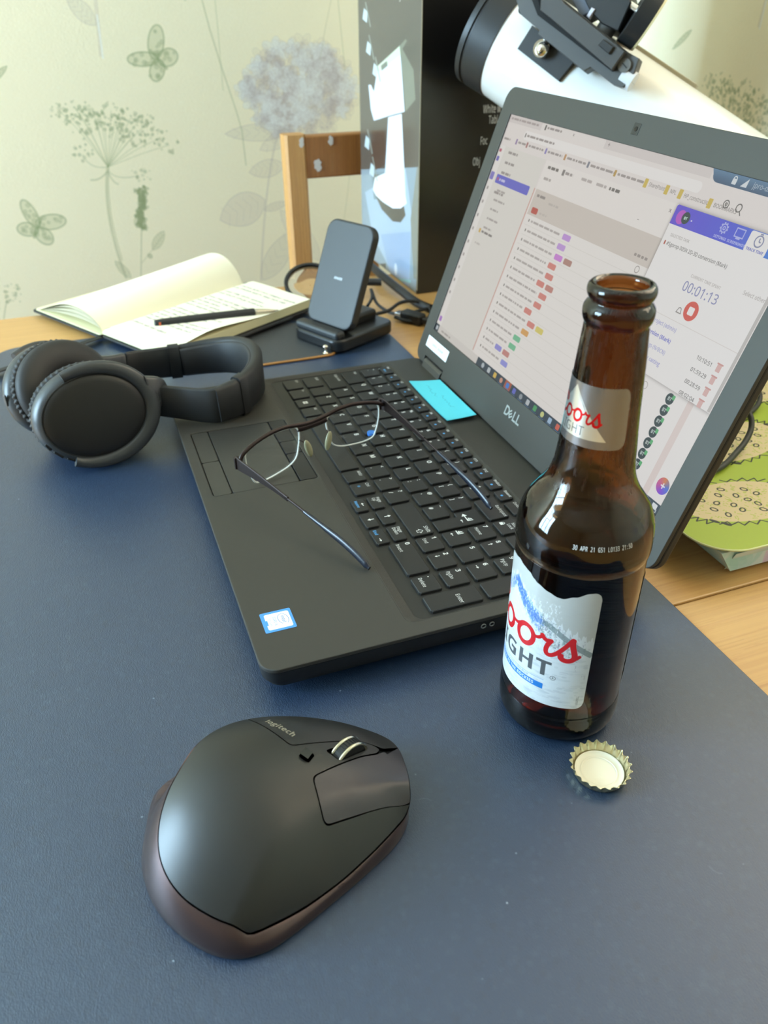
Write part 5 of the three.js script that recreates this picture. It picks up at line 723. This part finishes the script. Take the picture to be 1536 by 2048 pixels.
// ------------------------------------------------------------------ chair at the table's end
{
  const o = thing('wooden_chair', 'worn pine chair with paint splashes at the table end', 'chair', [-0.68, ROOM.y0, -0.36]);
  const pm = M({ map: rep(pine, 5, 2.4), roughness: 0.5 }), railM = M({ map: rep(woodTex(25, '#a96f38', '92,48,16', 512), 6, 3), roughness: 0.5 }), paint = M({ color: rgb(214, 206, 198), roughness: 0.7 }), H0 = -ROOM.y0;
  const zl = onX(591, 272, -0.675).z + 0.36, top = onX(580, 272, -0.675).y + H0;
  const post = (z) => { const g = sweep([V(0.03, 0, z), V(0.005, 0.42, z), V(0.0, 0.45, z), V(-0.012, top, z)], () => rectProf(0.030, 0.030, 0.12), V(1, 0, 0), 0.5); return uvMetres(g); };
  const pl = part('back_post', post(zl), pm, o); part('back_post', post(zl - 0.37), pm, o);
  part('top_rail', uvMetres(rbox(0.020, 0.056, 0.345, 0.003, -0.008, top - 0.030, zl - 0.185)), railM, o, 'darker brown top rail');
  for (const k of [0.30, 0.62]) part('back_slat', uvMetres(rbox(0.012, 0.36, 0.022, 0.002, -0.002, top - 0.235, zl - 0.37 * k)), pm, o);
  part('lower_rail', uvMetres(rbox(0.018, 0.04, 0.345, 0.003, 0.002, top - 0.42, zl - 0.185)), pm, o);
  part('seat', uvMetres(rbox(0.36, 0.022, 0.39, 0.006, 0.185, 0.44, zl - 0.185)), pm, o);
  for (const z of [zl, zl - 0.37]) { part('front_leg', uvMetres(rbox(0.034, 0.43, 0.034, 0.003, 0.34, 0.215, z)), pm, o); part('stretcher', uvMetres(rbox(0.31, 0.022, 0.018, 0.003, 0.18, 0.2, z)), pm, o); }
  const splash = (u, v, s, xx) => { const q = onX(u, v, xx); const r = rng(u * 7 + v), pts = Array.from({ length: 14 }, (_, i) => { const a = i / 14 * 2 * PI, k = s * (0.55 + 0.6 * r()); return [Math.cos(a) * k * 0.8, Math.sin(a) * k * 1.2]; }); const g = new THREE.ExtrudeGeometry(polyShape(pts), { depth: 0.0006, bevelEnabled: false }); g.rotateY(PI / 2); g.translate(q.x + 0.68, q.y + H0, q.z + 0.36); part('paint_splash', g, paint, o, 'dried pale paint'); };
  splash(603, 285, 0.0055, -0.6766); splash(636, 330, 0.0075, -0.6772); splash(662, 282, 0.0055, -0.6772);
}

// ------------------------------------------------------------------ tall box with printed sides
{
  const X0 = -0.640, X1 = -0.430, Z1 = -0.275, Z0 = -0.485, Y0 = DESK.y, Y1 = 0.62, o = thing('telescope_box', 'tall glossy black cardboard box printed with a white telescope', 'box', [(X0 + X1) / 2, Y0, (Z0 + Z1) / 2]);
  const card = M({ color: rgb(16, 16, 17), roughness: 0.30, clearcoat: 0.5, clearcoatRoughness: 0.15 });
  part('carton', rbox(X1 - X0, Y1 - Y0, Z1 - Z0, 0.0015, 0, (Y1 - Y0) / 2, 0, 2), card, o);
  const Wc = 512, Hc = 1536, bp = (u, v) => { const p = onZ(u, v, Z1); return [(p.x - X0) / (X1 - X0) * Wc, (Y1 - p.y) / (Y1 - Y0) * Hc]; };
  const poly = (c, pts, col) => { c.fillStyle = col; c.beginPath(); pts.forEach((p, i) => { const q = bp(...p); i ? c.lineTo(...q) : c.moveTo(...q); }); c.closePath(); c.fill(); };
  const side = tex(Wc, Hc, (c, w, h) => {
    c.fillStyle = '#55504a'; c.fillRect(0, 0, w, h);
    poly(c, [[718, 340], [845, 335], [838, 450], [832, 600], [716, 560]], '#8a98a2'); poly(c, [[730, 385], [812, 338], [824, 430], [820, 560], [790, 560], [745, 470]], '#a4b4c4'); poly(c, [[762, 470], [822, 465], [818, 600], [790, 590]], '#94a6c0');
    poly(c, [[835, 335], [846, 336], [838, 560], [828, 560], [822, 440]], '#83837a'); poly(c, [[742, 345], [770, 345], [775, 395], [748, 400]], '#7c8c94'); poly(c, [[744, 262], [770, 262], [772, 330], [742, 345]], '#4c3c34');
    poly(c, [[746, 348], [764, 352], [790, 400], [808, 410], [812, 432], [802, 446], [786, 444], [764, 420], [750, 390]], '#5c5a52'); poly(c, [[746, 380], [750, 356], [764, 350], [775, 345], [812, 396], [814, 408], [802, 418], [786, 418], [766, 405], [752, 392]], '#eef0f8');
    poly(c, [[777, 235], [804, 228], [812, 396], [770, 352]], '#dfe4f4'); poly(c, [[737, 170], [742, 170], [748, 184], [752, 158], [756, 132], [800, 92], [804, 140], [810, 224], [780, 232], [748, 242], [742, 220]], '#dbe4f4'); poly(c, [[756, 132], [800, 92], [802, 110], [757, 146]], '#c8d0b8'); poly(c, [[762, 132], [774, 122], [776, 132], [764, 142]], '#70746a'); poly(c, [[800, 92], [812, 78], [815, 82], [806, 98], [828, 140], [832, 200], [812, 224], [806, 150]], '#78796c');
    for (const [u, v] of [[735, 96], [748, 140], [732, 285], [742, 340], [728, 30]]) { poly(c, [[u, v - 14], [u + 7, v - 6], [u + 6, v + 16], [u - 3, v + 8]], '#bfcbd2'); poly(c, [[u + 4, v - 26], [u + 14, v + 24], [u + 12, v + 24], [u + 2, v - 26]], '#8c9088'); }
    poly(c, [[752, 530], [772, 528], [772, 560], [752, 556]], '#4c4a44'); c.fillStyle = '#e6e8ea'; c.font = 'bold 46px sans-serif'; const q = bp(757, 548); c.fillText('E', q[0], q[1]); const e = bp(792, 540); c.beginPath(); c.ellipse(e[0], e[1], 13, 20, 0, 0, 7); c.globalAlpha = 0.7; c.fill(); c.globalAlpha = 1; poly(c, [[786, 556], [822, 562], [822, 568], [786, 561]], '#8cc0c4');
    c.fillStyle = '#dcdcd6'; c.font = '34px serif'; const t = bp(795, -4); c.fillText('sky', t[0] - 20, t[1]);
  });
  const sg = new THREE.PlaneGeometry(X1 - X0 - 0.002, Y1 - Y0 - 0.002); sg.translate(0, (Y1 - Y0) / 2, (Z1 - Z0) / 2 + 0.0003);
  part('printed_side', sg, M({ map: side, roughness: 0.28, clearcoat: 0.6, clearcoatRoughness: 0.12 }), o, 'grey side printed with a white telescope');
  const fp = (u, v) => { const p = onX(u, v, X1); return [(Z1 - p.z) / (Z1 - Z0) * 1024, (Y1 - p.y) / (Y1 - Y0) * 2048]; };
  const front = tex(1024, 2048, (c, w, h) => { c.clearRect(0, 0, w, h); c.fillStyle = '#c9cccc'; c.textAlign = 'left'; c.textBaseline = 'middle'; for (const [s, u, v, px] of [['White w', 966, 219, 40], ['Tabl', 977, 240, 40], ['Foc', 960, 282, 40], ['Obj', 945, 324, 40], ['3', 962, 52, 90]]) { c.font = `${px}px sans-serif`; const q = fp(u, v); c.save(); c.translate(q[0], q[1]); c.scale(0.78, 1); c.fillText(s, 0, 0); c.restore(); } });
  const fg = new THREE.PlaneGeometry(Z1 - Z0, Y1 - Y0); fg.rotateY(PI / 2); fg.translate((X1 - X0) / 2 + 0.0004, (Y1 - Y0) / 2, 0);
  part('printed_text', fg, M({ map: front, transparent: true, alphaTest: 0.4, roughness: 0.4 }), o, 'pale printed words');
  part('worn_edge', box(0.0009, Y1 - Y0 - 0.01, 0.0009, (X1 - X0) / 2 - 0.0001, (Y1 - Y0) / 2, (Z1 - Z0) / 2 - 0.0001), M({ color: rgb(170, 160, 140), roughness: 0.9 }), o, 'pale scuffed corner');
}

// ------------------------------------------------------------------ small reflector telescope behind the laptop
{
  const F = atDepth(1024, 84, 0.835), G = atDepth(1400, 345, 0.795), a = G.clone().sub(F).normalize(), n = EYE.clone().sub(F); n.addScaledVector(a, -n.dot(a)).normalize(); const b = a.clone().cross(n).normalize(), R = 0.0555, foot = F.clone().addScaledVector(a, 0.27); foot.y = DESK.y;
  const o = thing('telescope', 'small white tabletop telescope with black fittings behind the laptop', 'telescope', [foot.x, DESK.y, foot.z]);
  const at = (s, k = 0, q = 0) => F.clone().addScaledVector(a, s).addScaledVector(n, k).addScaledVector(b, q).sub(foot);
  const white = M({ color: rgb(226, 226, 222), roughness: 0.28, clearcoat: 0.3 }), blk = M({ color: rgb(34, 35, 36), roughness: 0.42 }), grey = M({ color: rgb(74, 74, 74), roughness: 0.5 }), chrome = M({ color: rgb(226, 222, 214), metalness: 1, roughness: 0.16 });
  const ring = (s, r) => Array.from({ length: 72 }, (_, i) => { const t = i / 72 * 2 * PI; return at(s, r * Math.cos(t), r * Math.sin(t)); });
  part('tube', loft([ring(0.0, R - 0.002), ring(0.0, R), ring(0.39, R), ring(0.39, R - 0.002), ring(0.0, R - 0.002)], { capA: false, capB: false, angle: 0.6 }), white, o, 'white tube');
  part('front_ring', loft([ring(0.004, R - 0.003), ring(0.004, R + 0.0012), ring(-0.020, R + 0.0022), ring(-0.021, R + 0.0006), ring(-0.023, R + 0.0006), ring(-0.0235, R + 0.0024), ring(-0.029, R + 0.0022), ring(-0.030, R - 0.004), ring(0.002, R - 0.004)], { capA: false, capB: false, angle: 0.5 }), blk, o, 'black front ring');
  part('inside', loft([ring(0.30, R - 0.0042), ring(-0.028, R - 0.0042)], { capB: false }), M({ color: rgb(10, 10, 10), roughness: 0.9 }), o);
  part('rear_cell', loft([ring(0.375, R + 0.002), ring(0.405, R + 0.002), ring(0.408, R - 0.006)], { angle: 0.5 }), blk, o);
  const tp = (u, v, k) => onPlane(u, v, F.clone().addScaledVector(n, R + k), n).sub(foot);
  const plate = (pts, k0, k1, bev = 0.001) => { const lo = pts.map(([u, v]) => tp(u, v, k1).addScaledVector(n, k0 - k1)), hi = pts.map(([u, v]) => tp(u, v, k1)), c = hi.reduce((s, p) => s.add(p), V(0, 0, 0)).divideScalar(hi.length), sh = hi.map((p) => p.clone().lerp(c, 0.0).addScaledVector(p.clone().sub(c).normalize(), -bev)); const mid = hi.map((p) => p.clone().addScaledVector(n, -bev)); return loft([lo, mid, sh].map((r) => r.slice().reverse()), { angle: 0.4 }); };
  const knob = (u, v, k, r, mat, name, label) => { const g = new THREE.SphereGeometry(r, 20, 14); const q = tp(u, v, k); g.translate(q.x, q.y, q.z); return part(name, g, mat, o, label); };
  const disc = (u, v, k, r, h, mat, name, axis = n, label) => { const g = cyl(r, r, h, 0, 0, 0, 36); g.applyQuaternion(new THREE.Quaternion().setFromUnitVectors(V(0, 1, 0), axis)); const q = tp(u, v, k); g.translate(q.x, q.y, q.z); return part(name, g, mat, o, label); };
  part('finder_shoe', plate([[1064, 50], [1034, 97], [1118, 163], [1148, 126]], -0.020, 0.004), blk, o, 'square black finder shoe');
  disc(1085, 99, 0.007, 0.0078, 0.010, chrome, 'thumb_screw', n, 'shiny thumb screw'); knob(1085, 99, 0.011, 0.0068, chrome, 'thumb_screw_head');
  part('finder_rail', plate([[1030, -8], [1040, 28], [1078, 60], [1076, 68], [1168, 143], [1182, 135], [1222, 166], [1246, 175], [1263, 164], [1279, 117], [1256, 104], [1130, 2], [1085, -30]], 0.004, 0.020), grey, o, 'long black finder housing');
  part('finder_body', plate([[1082, -16], [1080, 20], [1098, 34], [1224, 140], [1250, 104], [1126, 4], [1112, -20]], 0.020, 0.028), M({ color: rgb(62, 60, 58), roughness: 0.5 }), o); part('finder_gap', plate([[1060, -10], [1075, 30], [1224, 143], [1229, 137], [1082, 22], [1072, -14]], 0.020, 0.0212, 0.0002), M({ color: rgb(10, 10, 10), roughness: 0.8 }), o);
  part('finder_switch', plate([[1196, 90], [1218, 108], [1228, 94], [1206, 78]], 0.028, 0.031), blk, o); disc(1249, 131, 0.021, 0.0058, 0.003, M({ color: rgb(96, 94, 90), roughness: 0.35 }), 'finder_screw'); part('screw_slot', plate([[1244, 127], [1246, 125], [1254, 135], [1252, 137]], 0.0215, 0.0229, 0.0001), blk, o);
  for (const [u, v] of [[1045, 20], [1096, 77], [1157, 125]]) knob(u, v, 0.014, 0.0040, M({ color: rgb(40, 40, 40), roughness: 0.2 }), 'adjuster_ball');
  disc(1256, 158, 0.013, 0.0085, 0.012, M({ color: rgb(206, 206, 208), roughness: 0.3 }), 'finder_lens', a, 'pale end lens');
  // focuser
  const ka = a.clone().addScaledVector(n, -0.34).normalize();
  part('focuser_base', plate([[1150, -40], [1180, 22], [1204, 48], [1236, 62], [1262, 4], [1250, -50]], -0.035, 0.016), blk, o); part('focuser_tube', plate([[1128, -30], [1186, -40], [1190, 20], [1162, 34]], -0.02, 0.012), M({ color: rgb(98, 104, 116), roughness: 0.35 }), o); part('focuser_screw', plate([[1183, 14], [1190, 18], [1178, 37], [1172, 32]], 0.012, 0.018), M({ color: rgb(206, 206, 220), roughness: 0.3 }), o);
  disc(1214, 56, 0.006, 0.0088, 0.016, grey, 'focuser_cap', b); disc(1287, 27, 0.010, 0.0285, 0.0150, blk, 'focus_knob', ka, 'ribbed black focus knob'); disc(1303, 38, 0.007, 0.0285, 0.0020, M({ color: rgb(214, 196, 150), roughness: 0.4 }), 'knob_face', ka); disc(1262, 12, 0.010, 0.0034, 0.045, chrome, 'focus_shaft', a, 'bright focus shaft');
  part('focuser_bracket', plate([[1236, 74], [1262, 88], [1256, 96], [1232, 84]], -0.01, 0.004), M({ color: rgb(150, 126, 92), roughness: 0.5 }), o);
  part('dovetail_bar', sweep([at(0.085, -0.004, -R - 0.0015), at(0.186, -0.004, -R - 0.0015)], () => rectProf(0.0042, 0.010, 0.15), n, 0.5), M({ color: rgb(168, 158, 132), roughness: 0.5 }), o, 'grey dovetail bar');
  knob(967, 174, -0.040, 0.0032, blk, 'rivet');
  // table base with one arm
  const bz = new THREE.CylinderGeometry(0.068, 0.070, 0.018, 48); bz.translate(0.0, 0.009 + 0.004, 0); part('base_disc', bz, blk, o); for (let i = 0; i < 3; i++) part('base_foot', cyl(0.008, 0.008, 0.005, 0.05 * Math.cos(i * 2.1), 0.0025, 0.05 * Math.sin(i * 2.1), 16), blk, o);
  const m0 = at(0.27, -R - 0.009, 0); part('mount_arm', sweep([V(m0.x, 0.02, m0.z), V(m0.x, 0.08, m0.z), m0.clone().add(V(0, 0.01, 0))], () => rectProf(0.014, 0.06, 0.2), a.clone().setY(0).normalize(), 0.6, 10), blk, o); disc(0, 0, 0, 0.0001, 0.0001, blk, 'pivot_pin').geometry = (() => { const g = cyl(0.012, 0.012, 0.02, 0, 0, 0, 24); g.applyQuaternion(new THREE.Quaternion().setFromUnitVectors(V(0, 1, 0), n)); const q = at(0.27, -R - 0.006, 0); g.translate(q.x, q.y, q.z); return g; })();
}

// ------------------------------------------------------------------ things right of the laptop: folded bag, place mat, lead
{
  const y = 0.021, xe = onY(1490, 1103.5, y).x, ze = onY(1367, 1064, y).z + 0.0015, X0 = xe - 0.235, Z0 = ze - 0.30;
  const bag = thing('paper_bag', 'white paper bag with teal watercolour print, folded under the place mat', 'paper bag', [xe, DESK.y, ze - 0.05]);
  const wash = tex(512, 512, (c, w, h) => { const r = rng(15); c.fillStyle = '#eeeef0'; c.fillRect(0, 0, w, h); for (let i = 0; i < 50; i++) { c.fillStyle = `rgba(${110 + 40 * r()},${190 + 30 * r()},${176 + 30 * r()},0.16)`; c.beginPath(); c.ellipse(120 + r() * 392, 180 + r() * 332, 30 + r() * 60, 20 + r() * 40, r() * 3, 0, 7); c.fill(); } for (let i = 0; i < 12; i++) { c.fillStyle = 'rgba(206,170,208,0.28)'; c.beginPath(); c.ellipse(r() * 70, r() * h, 40, 50, 0, 0, 7); c.fill(); } });
  const c1 = onY(1461, 1140, 0.002), bx = c1.x - xe, bz = c1.z - ze + 0.05;
  const L = (x, yy, z) => V(x, yy, z), g1 = [L(bx, 0.003, bz), L(bx - 0.20, 0.003, bz), L(bx - 0.20, 0.003, bz - 0.22), L(bx, 0.003, bz - 0.22)], g2 = [L(-0.006, 0.0205, bz + 0.012), L(bx - 0.20, 0.0205, bz + 0.012), L(bx - 0.20, 0.0205, bz - 0.22), L(-0.006, 0.0205, bz - 0.22)], g0 = g1.map((p) => V(p.x - 0.012, 0, p.z - (p.z === bz ? 0.004 : 0)));
  const bg = uvMetres(loft([g0, g1, g2].map((r) => r.slice().reverse()).reverse().reverse(), { angle: 0.3 }), 8);
  part('folded_paper', bg, M({ map: wash, roughness: 0.65, side: THREE.DoubleSide }), bag);
  part('paper_flap', gridGeo(2, 10, (u, v) => V(lerp(bx - 0.004, -0.004, u), lerp(0.0022, 0.019, u), lerp(bz + 0.0015, bz - 0.20, v)), (u, v) => [0.25 + u * 0.3, 0.2 + v * 0.7]), M({ map: wash, roughness: 0.65, side: THREE.DoubleSide }), bag);
  const mat = thing('place_mat', 'lime green place mat printed with hedgehogs behind the laptop', 'place mat', [(X0 + xe) / 2, y, (Z0 + ze) / 2]);
  const TW = 1024, TH = 1308, mp = (u, v) => { const p = onY(u, v, y + 0.0016); return [(xe - p.x) / (xe - X0) * TW, (ze - p.z) / (ze - Z0) * TH]; };     // canvas x runs along -x, canvas y along -z
  const print = tex(TW, TH, (c, w, h) => {
    const r = rng(44); c.fillStyle = '#a9bb3c'; c.fillRect(0, 0, w, h);
    const hog = (cx, cy, tx, ty, s) => {              // body from (cx,cy) towards (tx,ty), in photo pixels
      const A = mp(cx, cy), B = mp(tx, ty), ang = Math.atan2(B[1] - A[1], B[0] - A[0]), len = Math.hypot(B[0] - A[0], B[1] - A[1]) * s; c.save(); c.translate((A[0] + B[0]) / 2, (A[1] + B[1]) / 2); c.rotate(ang);
      c.fillStyle = '#dcc79c'; c.beginPath(); c.ellipse(0, 0, len * 0.55, len * 0.30, 0, 0, 7); c.fill();
      for (let i = 0; i < 240; i++) { const t = r() * 7, d = Math.sqrt(r()); c.fillStyle = 'rgba(169,187,60,0.55)'; c.save(); c.translate(Math.cos(t) * d * len * 0.52, Math.sin(t) * d * len * 0.27); c.rotate(r() * 6); c.fillRect(-5, -2, 4 + r() * 12, 4); c.restore(); }
      c.strokeStyle = '#22231c'; c.lineWidth = len * 0.012; c.lineJoin = 'round'; c.beginPath(); for (let i = 0; i <= 70; i++) { const t = i / 70 * 2 * PI, k = i % 2 ? 1.10 + r() * 0.06 : 0.98; const x = Math.cos(t) * len * 0.56 * k, yy = Math.sin(t) * len * 0.31 * k; i % 9 === 8 ? c.moveTo(x, yy) : c.lineTo(x, yy); } c.stroke();
      for (let i = 0; i < 16; i++) { const t = i * 2.4, d = Math.sqrt((i + 0.5) / 16); c.beginPath(); c.ellipse(Math.cos(t) * d * len * 0.42, Math.sin(t) * d * len * 0.21, len * 0.030, len * 0.022, r() * 3, 0, 7); c.stroke(); }
      c.fillStyle = '#26271f'; for (const [x, yy] of [[-0.40, 0.22], [-0.33, 0.28], [0.38, 0.28], [0.46, 0.2], [0.56, -0.02]]) { c.beginPath(); c.ellipse(x * len, yy * len, len * 0.045, len * 0.018, 0.9, 0, 7); c.fill(); }
      c.restore();
    };
    hog(1378, 1018, 1580, 985, 1.0); hog(1410, 905, 1520, 860, 1.25); hog(1490, 790, 1600, 740, 1.1); hog(1300, 800, 1400, 760, 1.1);
  });
  const mg = slab(rrXZ(-(xe - X0) / 2, (xe - X0) / 2, -(ze - Z0) / 2, (ze - Z0) / 2, 0.030), 0, 0.0016, 0.0004), mpz = mg.attributes.position; for (let i = 0; i < mpz.count; i++) mg.attributes.uv.setXY(i, ((xe - X0) / 2 - mpz.getX(i)) / (xe - X0), 1 - ((ze - Z0) / 2 - mpz.getZ(i)) / (ze - Z0));
  part('mat_sheet', mg, M({ map: print, roughness: 0.45 }), mat);
  part('pale_edge', tube(rrXZ(-(xe - X0) / 2, (xe - X0) / 2, -(ze - Z0) / 2, (ze - Z0) / 2, 0.030).getPoints(8).slice(0, -1).map((p) => V(p.x, 0.0008, -p.y)), 0.0008, 200, 6, true), M({ color: rgb(222, 226, 168), roughness: 0.5 }), mat, 'pale cut edge');
  const cab = M({ color: rgb(44, 43, 38), roughness: 0.5 });
  const q = [[1380, 970, 0.024], [1417, 947, 0.025], [1446, 932, 0.025], [1472, 906, 0.026], [1490, 884, 0.030], [1502, 858, 0.036], [1502, 836, 0.042], [1490, 818, 0.046], [1470, 806, 0.046]].map(([u, v, h]) => onY(u, v, h + 0.001)), b0 = q[0].clone().setY(0);
  solo('power_lead', tube(q.map((p) => p.sub(b0)), 0.0023, 90, 10), cab, 'dark lead curving out over the hedgehog print, lower of two', 'cable', [b0.x, 0, b0.z]);
  const q2 = [[1440, 862, 0.024], [1478, 838, 0.025], [1504, 822, 0.025], [1519, 801, 0.028], [1518, 786, 0.032], [1508, 774, 0.036], [1490, 764, 0.038]].map(([u, v, h]) => onY(u, v, h + 0.001)), b1 = q2[0].clone().setY(0);
  solo('power_lead', tube(q2.map((p) => p.sub(b1)), 0.0023, 90, 10), cab, 'dark lead looping on the place mat, upper of two', 'cable', [b1.x, 0, b1.z]);
}
scene.traverse((o) => { if (o.isMesh) { o.castShadow = true; o.receiveShadow = true; } });
renderer.render(scene, camera);
